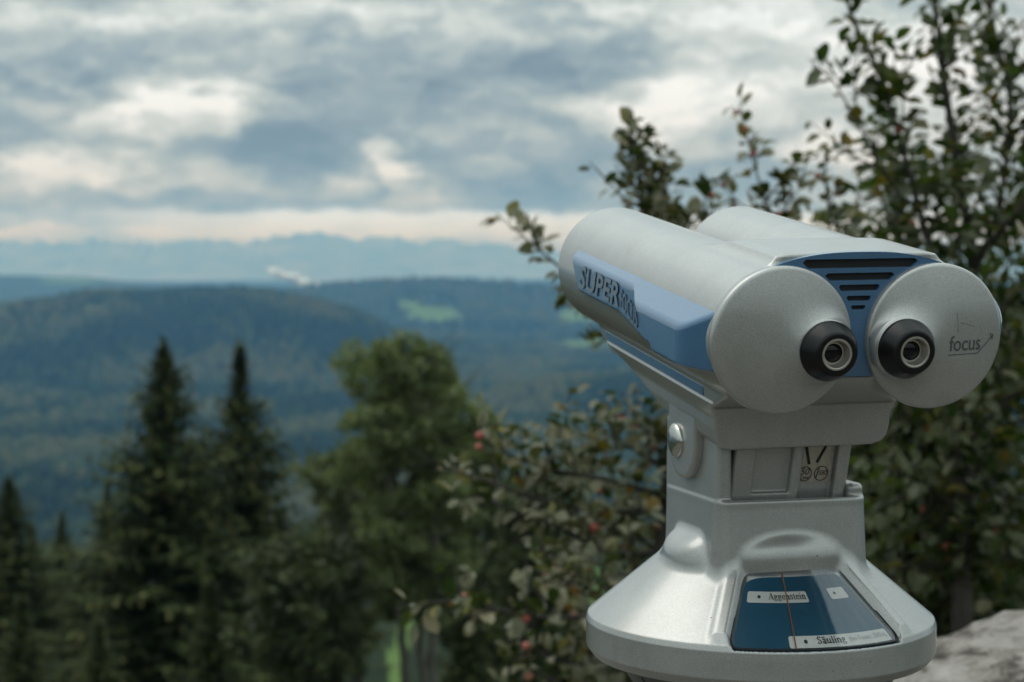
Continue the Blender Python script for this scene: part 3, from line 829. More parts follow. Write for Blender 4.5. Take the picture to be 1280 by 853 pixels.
def terrain(x, y):
    r = np.hypot(x, y); z = np.interp(r, RB, ZB)
    fwd = np.clip((y / np.maximum(r, 1e-6) + .35) / .7, 0, 1)
    z = np.where(r < 3000, -1.6 + (z + 1.6) * (fwd * np.clip(1 - r / 3000, 0, 1) + np.clip(r / 3000, 0, 1)), z)
    px = np.where(y > 1, 640 + FPX * x / np.maximum(y, 1), 4000); px = np.clip(px, -1500, 2600)
    for r0, wd, prof in RIDGES:
        a = np.array(prof, float)
        crest = (HZ - np.interp(px, a[:, 0], a[:, 1])) / FPX * r0
        b0 = np.interp(r0, RB, ZB)
        q = (r - r0) / wd; q = np.where(q > 0, q / 1.5, q)
        amp = np.maximum(crest - b0, 0) * np.exp(-q * q)
        amp = np.where(y > 0, amp, amp * .5)
        amp = amp * (1 + .30 * fbm(x / (wd * .6), y / (wd * .6), 3) * np.exp(-q * q) * np.clip(np.abs(q) * 3, 0, 1))
        z = np.maximum(z, b0 + amp - .0) if False else z + np.maximum(b0 + amp - z, 0) * 1.0
    z = z + fbm(x / 420, y / 420, 4) * np.interp(r, [60, 400, 2000, 9000, 34000], [0, 4, 22, 26, 14]) * .8
    z = z + fbm(x / 6, y / 6, 3) * np.interp(r, [2, 12, 60, 300], [0.02, .25, .8, 1.5])
    return z + CAMZ
azs = np.concatenate([np.linspace(-180, -24, 60, endpoint=False), np.linspace(-24, 24, 640, endpoint=False), np.linspace(24, 180, 60, endpoint=False)])
rs = np.concatenate([[.01], np.geomspace(1.5, 450, 90), np.geomspace(470, 13500, 330), np.geomspace(13800, 34000, 40)])
A_, R_ = np.meshgrid(np.radians(azs), rs)
GX, GY = R_ * np.sin(A_), R_ * np.cos(A_); GZ = terrain(GX, GY)
nr, na = GX.shape
V = np.stack([GX, GY, GZ], -1).reshape(-1, 3)
ii, jj = np.meshgrid(np.arange(nr - 1), np.arange(na), indexing='ij'); j2 = (jj + 1) % na
F = np.stack([ii * na + jj, ii * na + j2, (ii + 1) * na + j2, (ii + 1) * na + jj], -1).reshape(-1, 4)[:, ::-1]
me = npmesh('hillside_ground', V, F)
# meadows: places on the ground where grass replaces the wood
def meadow_mask(x, y, z):
    d = np.maximum(y, 1); px = 640 + FPX * x / d; py = HZ - FPX * (z - CAMZ) / d
    m = np.zeros_like(x)
    n_ = fbm(x / 150, y / 150, 3) * .5
    for cx, cy, rx, ry, dlo, dhi in ((541, 394, 42, 11, 5500, 9500), (508, 381, 16, 5, 5500, 9500), (735, 433, 50, 9, 5000, 9500), (725, 395, 30, 12, 5000, 9500), (112, 386, 18, 4.5, 3900, 5600), (40, 384, 30, 4, 8000, 13500), (1190, 400, 60, 14, 5000, 9500), (90, 350, 40, 2.5, 9000, 14000)):
        m = np.maximum(m, np.where((y > dlo) & (y < dhi), 1 - np.hypot((px - cx) / rx, (py - cy) / ry) + n_, -1))
    pw = px + 50 * fbm(x / 30, y / 60, 3)
    m = np.maximum(m, np.where((y > 0) & (np.hypot(x, y) < 430) & (((pw > 350) & (pw < 400)) | ((pw > 490) & (pw < 512)) | ((pw > 655) & (pw < 730))), .5, -1))
    return m
mk = np.clip(meadow_mask(V[:, 0], V[:, 1], V[:, 2]) * 6, 0, 1)
cl = np.clip(1 - np.hypot((640 + FPX * V[:, 0] / np.maximum(V[:, 1], 1) - 233) / 24, (HZ - FPX * (V[:, 2] - CAMZ) / np.maximum(V[:, 1], 1) - 412) / 9), 0, 1) * ((V[:, 1] > 3900) & (V[:, 1] < 5200))
at_ = me.attributes.new('meadow', 'FLOAT', 'POINT'); at_.data.foreach_set('value', mk.astype(np.float32))
at_ = me.attributes.new('cliff', 'FLOAT', 'POINT'); at_.data.foreach_set('value', cl.astype(np.float32))
M_GROUND, t, b = mat('hill_ground')
g = t.new('ShaderNodeNewGeometry'); pos = g.outputs['Position']
wood = t.ramp(t.noise(pos, .012, 5, .7).outputs[0], [(.25, (.006, .012, .006)), (.5, (.012, .022, .008)), (.68, (.024, .032, .011)), (.85, (.045, .045, .018))])
mead = t.ramp(t.noise(pos, .02, 4).outputs[0], [(.3, (.060, .110, .026)), (.7, (.10, .155, .045))])
a1 = t.new('ShaderNodeAttribute', attribute_name='meadow'); a2 = t.new('ShaderNodeAttribute', attribute_name='cliff')
col = t.mix(a1.outputs['Fac'], wood, mead); col = t.mix(t.math('MULTIPLY', a2.outputs['Fac'], .6), col, (.25, .22, .18))
gpos = t.new('ShaderNodeSeparateXYZ'); t.put(gpos.inputs[0], pos)
gr_ = t.ramp(t.noise(pos, 60, 5, .7).outputs[0], [(.3, (.065, .058, .05)), (.7, (.15, .138, .12))])
rr_ = t.math('LENGTH', 0) if False else t.vec('LENGTH', t.vec('MULTIPLY', pos, (1, 1, 0)))
near = t.new('ShaderNodeMapRange'); t.put(near.inputs[0], t.math('ADD', rr_, t.math('MULTIPLY', t.noise(pos, 1.5, 4).outputs[0], 2))); near.inputs[1].default_value = 6.2; near.inputs[2].default_value = 7.4; near.inputs[3].default_value = 1; near.inputs[4].default_value = 0
col = t.mix(near.outputs[0], col, gr_)
t.put(b.inputs['Base Color'], col); pset(b, Roughness=.95, Specular_IOR_Level=.1)
ground = tag(link('hillside_ground', me, M_GROUND), kind='structure')

# distant mountains
mp = [(-900, 306), (-300, 299), (-120, 304), (-50, 299), (0, 297), (60, 303), (130, 298), (185, 306), (230, 301), (262, 297), (300, 303), (330, 299), (352, 293), (376, 289), (391, 286), (410, 292), (430, 297), (450, 301), (468, 296), (484, 291), (500, 297), (520, 301), (560, 299), (600, 305), (650, 309), (720, 313), (820, 309), (900, 311), (1000, 303), (1150, 307), (1280, 303), (1600, 309), (2300, 306)]
mp = np.array(mp, float); MD = 32000.
pxs = np.arange(-900, 2300, 3.0); hs = (HZ - np.interp(pxs, mp[:, 0], mp[:, 1])) / FPX * MD
hs = hs + vnoise(pxs / 7, pxs * 0 + 3) * 110 + vnoise(pxs / 22, pxs * 0 + 9) * 70
base_z = -262.; rows = 26; VV = []
for k in range(rows):
    q = k / (rows - 1) * 2 - 1                      # front foot .. crest .. back foot
    d = MD + q * 3800
    prof_ = (1 - abs(q))**.9
    xx = (pxs - 640) / FPX * MD * (1 + q * .06)
    zz = base_z + (hs - base_z) * prof_ * (1 + (1 - prof_) * prof_ * 1.0 * vnoise(pxs / 16 + q * 2, pxs * 0 + q * 4))
    zz = np.minimum(zz, hs)
    VV.append(np.stack([xx, np.full_like(xx, d), zz + CAMZ - (20 if abs(q) > .99 else 0)], 1))
VV = np.concatenate(VV); m_ = len(pxs)
ii, jj = np.meshgrid(np.arange(rows - 1), np.arange(m_ - 1), indexing='ij')
F = np.stack([ii * m_ + jj, ii * m_ + jj + 1, (ii + 1) * m_ + jj + 1, (ii + 1) * m_ + jj], -1).reshape(-1, 4)
M_ROCKM, t, b = mat('mountain_rock'); pos = t.new('ShaderNodeNewGeometry').outputs['Position']
t.put(b.inputs['Base Color'], t.ramp(t.noise(pos, .0016, 6, .6).outputs[0], [(.35, (.05, .07, .05)), (.65, (.18, .17, .16))])); pset(b, Roughness=1)
tag(link('mountains', npmesh('mountains', VV, F), M_ROCKM), kind='structure')

# far-off woods on the hills: one mass of many small trees
def far_wood():
    N = 95000
    u = rng.random(N); r = np.where(rng.random(N) < .62, 1500 * (9800 / 1500)**u, 2500 + 3200 * u)
    a = np.radians(rng.uniform(-21, 21, N)); x, y = r * np.sin(a), r * np.cos(a)
    z = terrain(x, y); keep = meadow_mask(x, y, z) < .05
    x, y, z, r = x[keep], y[keep], z[keep], r[keep]; N = len(x)
    con = rng.random(N) < .62 + .3 * np.clip(fbm(x / 300, y / 300, 2), -1, 1)
    h = rng.uniform(15, 27, N) * np.interp(r, [500, 3000, 9000], [.75, 1.1, 1.6]); rd = h * np.where(con, rng.uniform(.15, .22, N), rng.uniform(.26, .40, N))
    V = []; F = []
    k = 6; an = np.arange(k) / k * 2 * pi; rot = rng.random(N)[:, None] * 6.28
    c, s = np.cos(an + rot), np.sin(an + rot)
    r1 = rd[:, None] * rng.uniform(.75, 1.15, (N, k)); 
    zl = np.where(con, .10, .25) * h; zm = np.where(con, .42, .72) * h; f2 = np.where(con, .62, .80)
    low = np.stack([x[:, None] + r1 * c, y[:, None] + r1 * s, (z + zl)[:, None] + rng.uniform(-.06, .06, (N, k)) * h[:, None]], -1)
    mid = np.stack([x[:, None] + r1 * f2[:, None] * c, y[:, None] + r1 * f2[:, None] * s, (z + zm)[:, None] + rng.uniform(-.05, .05, (N, k)) * h[:, None]], -1)
    top = np.stack([x + rng.normal(0, .02, N) * h, y, z + h], -1)[:, None]
    V = np.concatenate([low, mid, top], 1); nv = 2 * k + 1
    f = []
    for i in range(k):
        j = (i + 1) % k; f += [(i, j, k + j), (i, k + j, k + i), (k + i, k + j, 2 * k)]
    f = np.array(f); F = (f[None] + (np.arange(N) * nv)[:, None, None]).reshape(-1, 3)
    me = npmesh('distant_forest', V.reshape(-1, 3), F)
    pal = np.array([(.006, .012, .006), (.010, .018, .007), (.015, .024, .009), (.030, .043, .014), (.050, .058, .019), (.066, .064, .024)])
    big = np.clip(fbm(x / 260 + 5, y / 260, 3) * 2.0 + .46 + rng.normal(0, .18, N), 0, .999)
    ci = np.clip((np.where(con, .05 + big * .5, .25 + big * .80) * 6).astype(int), 0, 5); cc = pal[ci]
    ca = me.color_attributes.new('species', 'FLOAT_COLOR', 'POINT')
    ca.data.foreach_set('color', np.concatenate([np.repeat(cc, nv, 0), np.ones((N * nv, 1))], 1).astype(np.float32).ravel())
    m, t, b = mat('distant_tree'); an_ = t.new('ShaderNodeAttribute', attribute_name='species')
    t.put(b.inputs['Base Color'], an_.outputs['Color']); pset(b, Roughness=.9, Specular_IOR_Level=.1)
    tag(link('distant_forest', me, m), 'dark mixed forest covering the valley and the far hills', 'forest', kind='stuff')
far_wood()

# steam rising far off
def steam():
    V = []; F = []; rr = random.Random(5)
    bm = bmesh.new()
    for k in range(26):
        q = k / 25; p = at(336 + 54 * q + rr.uniform(-4, 4), 337 + 19 * q**.8 + rr.uniform(-3, 3), 10600)
        s_ = rr.uniform(14, 30) * (.7 + .6 * q)
        r = bmesh.ops.create_icosphere(bm, subdivisions=2, radius=s_, matrix=Matrix.Translation(p + Vector((0, rr.uniform(-40, 40), 0))) @ Matrix.Diagonal((1.5, 1, .8, 1)))
    me = bpy.data.meshes.new('steam_plume'); bm.to_mesh(me); bm.free()
    for p in me.polygons: p.use_smooth = True
    m, t, b = mat('steam'); pset(b, Base_Color=(.95, .95, .95), Roughness=1, Subsurface_Weight=0.0)
    tr = t.new('ShaderNodeBsdfTransparent'); mx = t.new('ShaderNodeMixShader'); mx.inputs[0].default_value = .6
    lw = t.new('ShaderNodeLayerWeight'); lw.inputs[0].default_value = .5
    t.put(mx.inputs[0], t.math('SUBTRACT', 1, lw.outputs['Facing']))
    t.l.new(tr.outputs[0], mx.inputs[1]); t.l.new(b.outputs[0], mx.inputs[2]); t.l.new(mx.outputs[0], t.n['Material Output'].inputs[0])
    tag(link('steam_plume', me, m), 'small white steam plume drifting above the far wooded ridge', 'steam')
steam()

# ------------------------------------------------------------------ trees
class LB:
    """collects leaf-like faces and tubes"""
    def __init__(s): s.V = []; s.F = []
    def tube(s, pts, rads, k=6):
        n0 = len(s.V)
        for i, (p, r) in enumerate(zip(pts, rads)):
            d = (pts[min(i + 1, len(pts) - 1)] - pts[max(i - 1, 0)]).normalized()
            u = d.orthogonal().normalized(); v = d.cross(u)
            for j in range(k): a = 2 * pi * j / k; s.V.append(p + (u * cos(a) + v * sin(a)) * r)
        for i in range(len(pts) - 1):
            for j in range(k):
                a, b_ = n0 + i * k + j, n0 + i * k + (j + 1) % k; s.F.append((a, b_, b_ + k, a + k))
    def quad(s, c, d, u, L, Wd):
        i = len(s.V); s.V += [c - u * Wd * .25, c + d * L * .45 - u * Wd * .5, c + d * L, c + d * L * .5 + u * Wd * .5, c + u * Wd * .25]
        s.F.append((i, i + 1, i + 2, i + 3, i + 4))
    def build(s, name, m, parent, smooth=True):
        return link(name, pymesh(name, s.V, s.F, smooth), m, parent)

def rv(R, s=1): return Vector((R.gauss(0, s), R.gauss(0, s), R.gauss(0, s)))
def spruce_parts(h, rbase, seed, levels=70, dens=1.0, thin_top=0.0):
    R = random.Random(seed); tr = LB(); cr = LB()
    lean = Vector((R.uniform(-.02, .02) * h, R.uniform(-.02, .02) * h, 0))
    pts = [lean * (k / 12)**2 + Vector((0, 0, h * k / 12)) for k in range(13)]
    tr.tube(pts, [h * .012 * (1 - k / 12.6) + .015 for k in range(13)], 8)
    z = .06 * h; 
    while z < h * .995:
        q = z / h
        rad_ = rbase * ((1 - q)**1.04) * (.82 + .18 * sin(z * 2.1 + seed)) + .04
        if thin_top > .5 and q > .86: rad_ = min(rad_, .07 + .26 * (1 - q) / .14)
        nb = max(4, int((7 + 3 * (1 - q)) * dens))
        a0 = R.uniform(0, 6.28)
        for i in range(nb):
            a = a0 + 2 * pi * (i + R.uniform(-.35, .35)) / nb
            L = rad_ * R.uniform(.50, 1.28); up = .50 * q + .05 + R.uniform(-.12, .12)
            d = Vector((cos(a), sin(a), 0)); side = Vector((-sin(a), cos(a), 0))
            base_ = lean * q * q + Vector((0, 0, z + R.uniform(-.1, .1)))
            droop = .42 * (1 - q) + .05
            npt = max(4, int(L / .26))
            prev = None
            for k in range(npt + 1):
                s_ = k / npt
                p = base_ + d * (L * s_) + Vector((0, 0, L * (up * s_ - droop * s_ * s_ + .16 * s_**4)))
                if k and s_ > .12:
                    wdt = (.55 * sin(pi * min(1, s_ * 1.05 + .12)) + .12) * min(1, L * .45)
                    for sg in (-1, 1):
                        for e in range(2):
                            dd = (d * R.uniform(.5, 1.0) + side * sg * R.uniform(.35, 1.0) + Vector((0, 0, R.uniform(-.55, .05)))).normalized()
                            uu = (dd.cross(Vector((0, 0, 1))) + rv(R, .25)).normalized()
                            cr.quad(p + rv(R, .03), dd, uu, wdt * R.uniform(.55, 1.1) + .05, R.uniform(.10, .17))
                    hd = (Vector((0, 0, -1)) + d * .35 + rv(R, .2)).normalized()
                    cr.quad(p, hd, side, R.uniform(.18, .42) * min(1, L), R.uniform(.09, .15))
            dd = (d + Vector((0, 0, .1))).normalized(); cr.quad(p, dd, side, .22, .1)
        z += max(.16, .42 * (1 - q) * R.uniform(.8, 1.2)) * (h / 19)
    for k in range(6): cr.quad(pts[-1] - Vector((0, 0, .1 * k)), (Vector((R.uniform(-.4, .4), R.uniform(-.4, .4), 1))).normalized(), Vector((1, 0, 0)), .3, .08)
    return pymesh('spruce_trunk', tr.V, tr.F), pymesh('spruce_crown', cr.V, cr.F, False)

def ground_z(x, y): return float(terrain(np.array([x]), np.array([y]))[0])
SPR = [spruce_parts(15, 6.0, 11, thin_top=.1), spruce_parts(15, 5.2, 23, thin_top=.7), spruce_parts(13, 4.0, 37)]
def spruce(px, py, d, kind, label, rz=0, wide=1.0, group='spruces on the slope below the viewpoint'):
    top = at(px, py, d); gz = ground_z(top.x, top.y) - .3
    hh = (15, 15, 13)[kind]; s_ = (top.z - gz) / hh
    o = empty('spruce_tree', (top.x, top.y, gz), rz, label=label, cat='spruce tree', group=group)
    for nm, me, m in (('trunk', SPR[kind][0], M_SBARK), ('crown', SPR[kind][1], M_SPRUCE)):
        c = link(nm, me, m, o); c.scale = (s_ * wide, s_ * wide, s_)
    return o
spruce(206, 428, 60, 0, 'tallest dark green spruce standing left, broad crown against the blue hill', .4, 1.34)
spruce(303, 430, 66, 1, 'slender tipped dark spruce right beside the broad tallest spruce', 1.1, 1.42)
spruce(12, 596, 70, 0, 'pointed spruce cut off by the left edge of the picture', 2.0, 1.35)
spruce(46, 655, 82, 1, 'low spruce just right of the spruce at the left edge', 2.9, 1.4)
spruce(98, 700, 74, 2, 'low spruce at the left foot of the broad tallest spruce', .9, 1.4)
spruce(158, 640, 78, 2, 'spruce half hidden behind left side of the broad tallest spruce', 4.0, .9)
spruce(255, 555, 80, 2, 'spruce top filling the gap between the two tall spruces', 5.0, .8)
spruce(352, 640, 72, 2, 'short spruce at the right foot of the slender tipped spruce', 3.3, 1.3)
spruce(20, 745, 44, 2, 'dark low spruce filling the lower left corner', 1.7, 1.2)
spruce(258, 725, 46, 2, 'dark low spruce in front, between the feet of the two tall spruces', 2.2, 1.2)
spruce(130, 775, 40, 2, 'dark low spruce in front of the left foot of the tallest spruce', 4.4, 1.2)
spruce(372, 745, 48, 2, 'dark low spruce in front, under the olive green tree', 5.2, 1.3)
spruce(640, 585, 62, 2, 'dark spruce behind the apple branches left of the binoculars', 1.9, 1.1)
spruce(715, 640, 58, 2, 'low dark spruce close behind the binocular pedestal', 5.6, 1.1)
spruce(585, 690, 48, 2, 'low dark spruce at the foot of the leafy tree', 2.6, 1.0)

def broadleaf(px, py, d, hcrown, rx, seed, name, label, cat, mleaf, nleaf=9000, stems=3, leaf=.16, bare=.35, mbark=None, group=None):
    R = random.Random(seed); top = at(px, py, d); gz = ground_z(top.x, top.y) - .3; H_ = top.z - gz
    o = empty(name, (top.x, top.y, gz), 0, label=label, cat=cat, group=group)
    tr = LB(); cr = LB(); tips = []
    for s_ in range(stems):
        a = 2 * pi * s_ / stems + R.uniform(-.4, .4); off = Vector((cos(a), sin(a), 0)) * (rx * .16 if stems > 1 else 0)
        hh = H_ * (1 if s_ == 0 else R.uniform(.90, .99)); spread = Vector((cos(a), sin(a), 0)) * rx * (.42 if stems > 1 else .05)
        pts = []; n = 34
        for k in range(n + 1):
            q = k / n; pts.append(off + spread * q**1.5 * (0 if s_ == 0 else 1) + Vector((R.gauss(0, .05), R.gauss(0, .05), 0)) * (1 if k else 0) + Vector((0, 0, hh * q)))
        tr.tube(pts, [.012 * hh * (1 - k / n * .93) + .01 for k in range(n + 1)], 7)
        for k in range(4, n + 1):
            q = k / n
            if hh * q < H_ - hcrown: continue
            tq = min(1, (hh * q - (H_ - hcrown)) / hcrown)
            for b_ in range(3):
                a2 = R.uniform(0, 6.28); L = rx * R.uniform(.35, .95) * (.22 + .78 * sqrt(max(0, 1 - ((tq - .55) / .56)**2)))
                dd = Vector((cos(a2), sin(a2), R.uniform(.15, .9))).normalized(); p0 = pts[k]
                bp = [p0 + dd * L * e / 4 + Vector((0, 0, .10 * L * (e / 4)**2)) for e in range(5)]
                tr.tube(bp, [.022 * (1 - e / 5) + .005 for e in range(5)], 4)
                tips += bp[1:]
        tips += pts[-3:]
    cl_ = [(R.choice(tips), R.uniform(.25, .55) * (rx / 2.2)) for _ in range(int(90 + 45 * hcrown))]
    for k in range(nleaf):
        c, r = cl_[k % len(cl_)]
        v = rv(R).normalized() * r * R.random()**.45; v.z *= .75
        p = c + v; dd = (v.normalized() * .5 + rv(R, .6) + Vector((0, 0, -.35))).normalized(); uu = dd.cross(rv(R)).normalized()
        cr.quad(p, dd, uu, leaf * R.uniform(.7, 1.3), leaf * R.uniform(.5, .8))
    tr.build('trunk', mbark or M_PBARK, o); cr.build('crown', mleaf, o, False)
    return o
broadleaf(524, 441, 45, 6.6, 1.75, 3, 'broadleaf_tree', 'tall leafy grey green tree with pale stems in the middle of the slope', 'tree', M_BROAD, 42000, 5, .13)
broadleaf(440, 565, 50, 6.0, 1.45, 8, 'broadleaf_tree', 'lower olive green tree on the left side of the tall leafy tree', 'tree', M_BROADM, 14000, 4, .14)
broadleaf(385, 690, 44, 4.0, 1.7, 9, 'broadleaf_tree', 'bushy dark tree between the slender spruce and the olive tree', 'tree', M_BROADD, 13000, 4, .15, mbark=M_SBARK)
broadleaf(598, 545, 52, 6.5, 1.6, 14, 'broadleaf_tree', 'narrow dark leafy tree behind right side of the tall leafy tree', 'tree', M_BROADD, 13000, 4, .16, mbark=M_SBARK)
broadleaf(680, 610, 40, 4.0, 1.4, 19, 'broadleaf_tree', 'dark leafy tree behind apple twigs beside the pedestal', 'tree', M_BROADD, 11000, 3, .14, mbark=M_SBARK)

spruce(75, 640, 105, 2, 'distant small spruce between the left edge spruces and the tallest one', .3, 1.1)
spruce(130, 600, 112, 2, 'distant spruce top just left of the broad tallest spruce', 1.3, 1.0)
spruce(400, 640, 110, 2, 'distant spruce top between slender spruce and leafy tree', 2.3, 1.0)

# ---- apple trees
def leaf_mesh(seed, m):
    R = random.Random(seed); L, W2 = 1.0, R.uniform(.27, .34); fold = R.uniform(.18, .5); curl = R.uniform(.05, .35)
    st = [(0, 0), (.14, .55), (.40, 1.0), (.70, .78), (.90, .36), (1.0, 0)]
    V = []; F = []
    mid = []; lf = []; rt = []
    for s_, q in st:
        z = -curl * s_ * s_ + .04 * sin(s_ * 7 + seed)
        mid.append(len(V)); V.append((0, s_, z))
        if q > 0:
            wv = W2 * q; zz = z + wv * fold
            lf.append(len(V)); V.append((-wv, s_ + .03, zz + R.uniform(-.02, .02))); rt.append(len(V)); V.append((wv, s_ + .03, zz + R.uniform(-.02, .02)))
    for S_, o in ((lf, 0), (rt, 1)):
        F.append((mid[0], mid[1], S_[0])[::1 if o else -1])
        for k in range(3): F.append((mid[k + 1], mid[k + 2], S_[k + 1], S_[k])[::1 if o else -1])
        F.append((mid[4], mid[5], S_[3])[::1 if o else -1])
    return V, F
LV = [leaf_mesh(k, None) for k in range(5)]
def apple_mesh():
    bm = bmesh.new(); bmesh.ops.create_icosphere(bm, subdivisions=2, radius=1)
    for v in bm.verts:
        r = hypot(v.co.x, v.co.y); v.co.z *= .92
        if v.co.z > 0: v.co.z -= .28 * max(0, 1 - r * 1.6)
    me = bpy.data.meshes.new('apple_fruit'); bm.to_mesh(me); bm.free()
    for p in me.polygons: p.use_smooth = True
    me.materials.append(M_FRUIT); return me
APPLE = apple_mesh()
def smooth_path(P, n):
    """catmull-rom through points"""
    out = []
    Q = [P[0] * 2 - P[1]] + P + [P[-1] * 2 - P[-2]]
    for i in range(1, len(Q) - 2):
        for k in range(n):
            t_ = k / n; a, b_, c, d = Q[i - 1:i + 3]
            out.append(.5 * ((2 * b_) + (c - a) * t_ + (2 * a - 5 * b_ + 4 * c - d) * t_**2 + (3 * b_ - a - 3 * c + d) * t_**3))
    out.append(P[-1]); return out
VIEWER_ZONE = lambda px, py: (735 < px < 1165 and 690 < py) or (830 < px < 1075 and 500 < py < 700) or (705 < px < 1240 and 345 < py < 500) or (760 < px < 1150 and 300 < py < 345)
def apple_tree(base, limbs, label, seed, mleaf, leaf=.052, twig_every=.085, twig_len=(.10, .32), leaf_gap=.020, apples=12, upward=.8, bare_from=.15, fruit_r=.0125, trunk_r=.05):
    R = random.Random(seed)
    o = empty('apple_tree', base, 0, label=label, cat='apple tree', group='apple trees behind the binoculars')
    wd = LB(); B = Vector(base); leaves = []; fruits = []
    def foliage(path, dens=1.0, start=0.0, petiole=.012):
        acc = 0
        for i in range(1, len(path)):
            seg = path[i] - path[i - 1]; L = seg.length; acc += L
            if i / len(path) < start: continue
            while acc > leaf_gap / dens:
                acc -= leaf_gap / dens
                d = seg.normalized(); out = d.cross(rv(R)).normalized()
                ld = (out * R.uniform(.6, 1.1) + d * R.uniform(.1, .8) + Vector((0, 0, R.uniform(-.45, .35)))).normalized()
                p = path[i - 1] + seg * R.random() + out * petiole
                up = (Vector((0, 0, 1)) + rv(R, .45)); side = ld.cross(up).normalized()
                leaves.append((p, ld, side, leaf * R.uniform(.55, 1.2), R.randrange(5)))
                if R.random() < .5: fruits.append(p - Vector((0, 0, fruit_r * 1.6)))
    for pts, r0, r1, dens, tw in limbs:
        P = smooth_path([Vector(p) for p in pts], 8)
        n = len(P); wd.tube([p - B for p in P], [r0 + (r1 - r0) * k / (n - 1) for k in range(n)], 7)
        if dens: foliage(P, dens * .6, bare_from)
        acc = 0
        for i in range(2, n):
            acc += (P[i] - P[i - 1]).length
            while tw and acc > twig_every / tw and i / n > bare_from:
                acc -= twig_every / tw
                ax = (P[i] - P[i - 1]).normalized(); out = ax.cross(rv(R)).normalized()
                d = (out + ax * R.uniform(.2, 1.0) + Vector((0, 0, upward * R.uniform(.2, 1.2)))).normalized()
                L = R.uniform(*twig_len) * (1.15 - .6 * i / n); q = [P[i]]
                m_ = max(4, int(L / .035))
                for k in range(m_):
                    d = (d + rv(R, .10) + Vector((0, 0, .05 * upward))).normalized(); q.append(q[-1] + d * (L / m_))
                wd.tube([p - B for p in q], [.0032 * (1 - k / (m_ + 1)) + .0009 for k in range(m_ + 1)], 4)
                foliage(q, dens)
                if R.random() < .45 and L > .14:
                    j = m_ // 2; d2 = (d.cross(rv(R)).normalized() + d * .5).normalized(); q2 = [q[j]]
                    for k in range(4): d2 = (d2 + rv(R, .12)).normalized(); q2.append(q2[-1] + d2 * L * .12)
                    wd.tube([p - B for p in q2], [.002, .0017, .0014, .0011, .0008], 4); foliage(q2, dens)
    wd.build('branches', M_BARK, o); print('LEAVES', len(leaves))
    # the leaves that show largest are parts of their own, the rest one mass
    def score(p):
        if p.y < .5: return -1
        px, py = to_px(p)
        if not (-10 < px < 1290 and -10 < py < 863) or VIEWER_ZONE(px, py): return -1
        return 1 / p.y
    order = sorted(range(len(leaves)), key=lambda k: -score(leaves[k][0]) * leaves[k][3]); solo = set(order[:300])
    LM = []
    for k in range(5):
        me = pymesh('apple_leaf', LV[k][0], LV[k][1]); me.materials.append(mleaf); LM.append(me)
    rest = LB()
    for k, (p, ld, side, L, v) in enumerate(leaves):
        nrm = side.cross(ld)
        Mx = Matrix(((side.x, ld.x, nrm.x), (side.y, ld.y, nrm.y), (side.z, ld.z, nrm.z)))
        if k in solo:
            ob = bpy.data.objects.new('leaf', LM[v]); C.objects.link(ob); ob.parent = o
            ob.matrix_local = Matrix.Translation(p - B) @ Mx.to_4x4() @ Matrix.Scale(L, 4)
        else:
            n0 = len(rest.V); rest.V += [p - B + Mx @ Vector(q) * L for q in LV[v][0]]
            rest.F += [tuple(n0 + i for i in f) for f in LV[v][1]]
    tag(rest.build('foliage', mleaf, o), kind='stuff')
    R.shuffle(fruits)
    vis = [p for p in fruits if score(p) > 0][:apples]
    for p in vis:
        ob = bpy.data.objects.new('apple', APPLE); C.objects.link(ob); ob.parent = o
        ob.location = p - B; s_ = fruit_r * R.uniform(.75, 1.15); ob.scale = (s_, s_, s_); ob.rotation_euler = (R.uniform(-.5, .5), R.uniform(-.5, .5), R.uniform(0, 6))
    return o
A3 = lambda L, d: [at(px, py, d + dd) for px, py, dd in L]
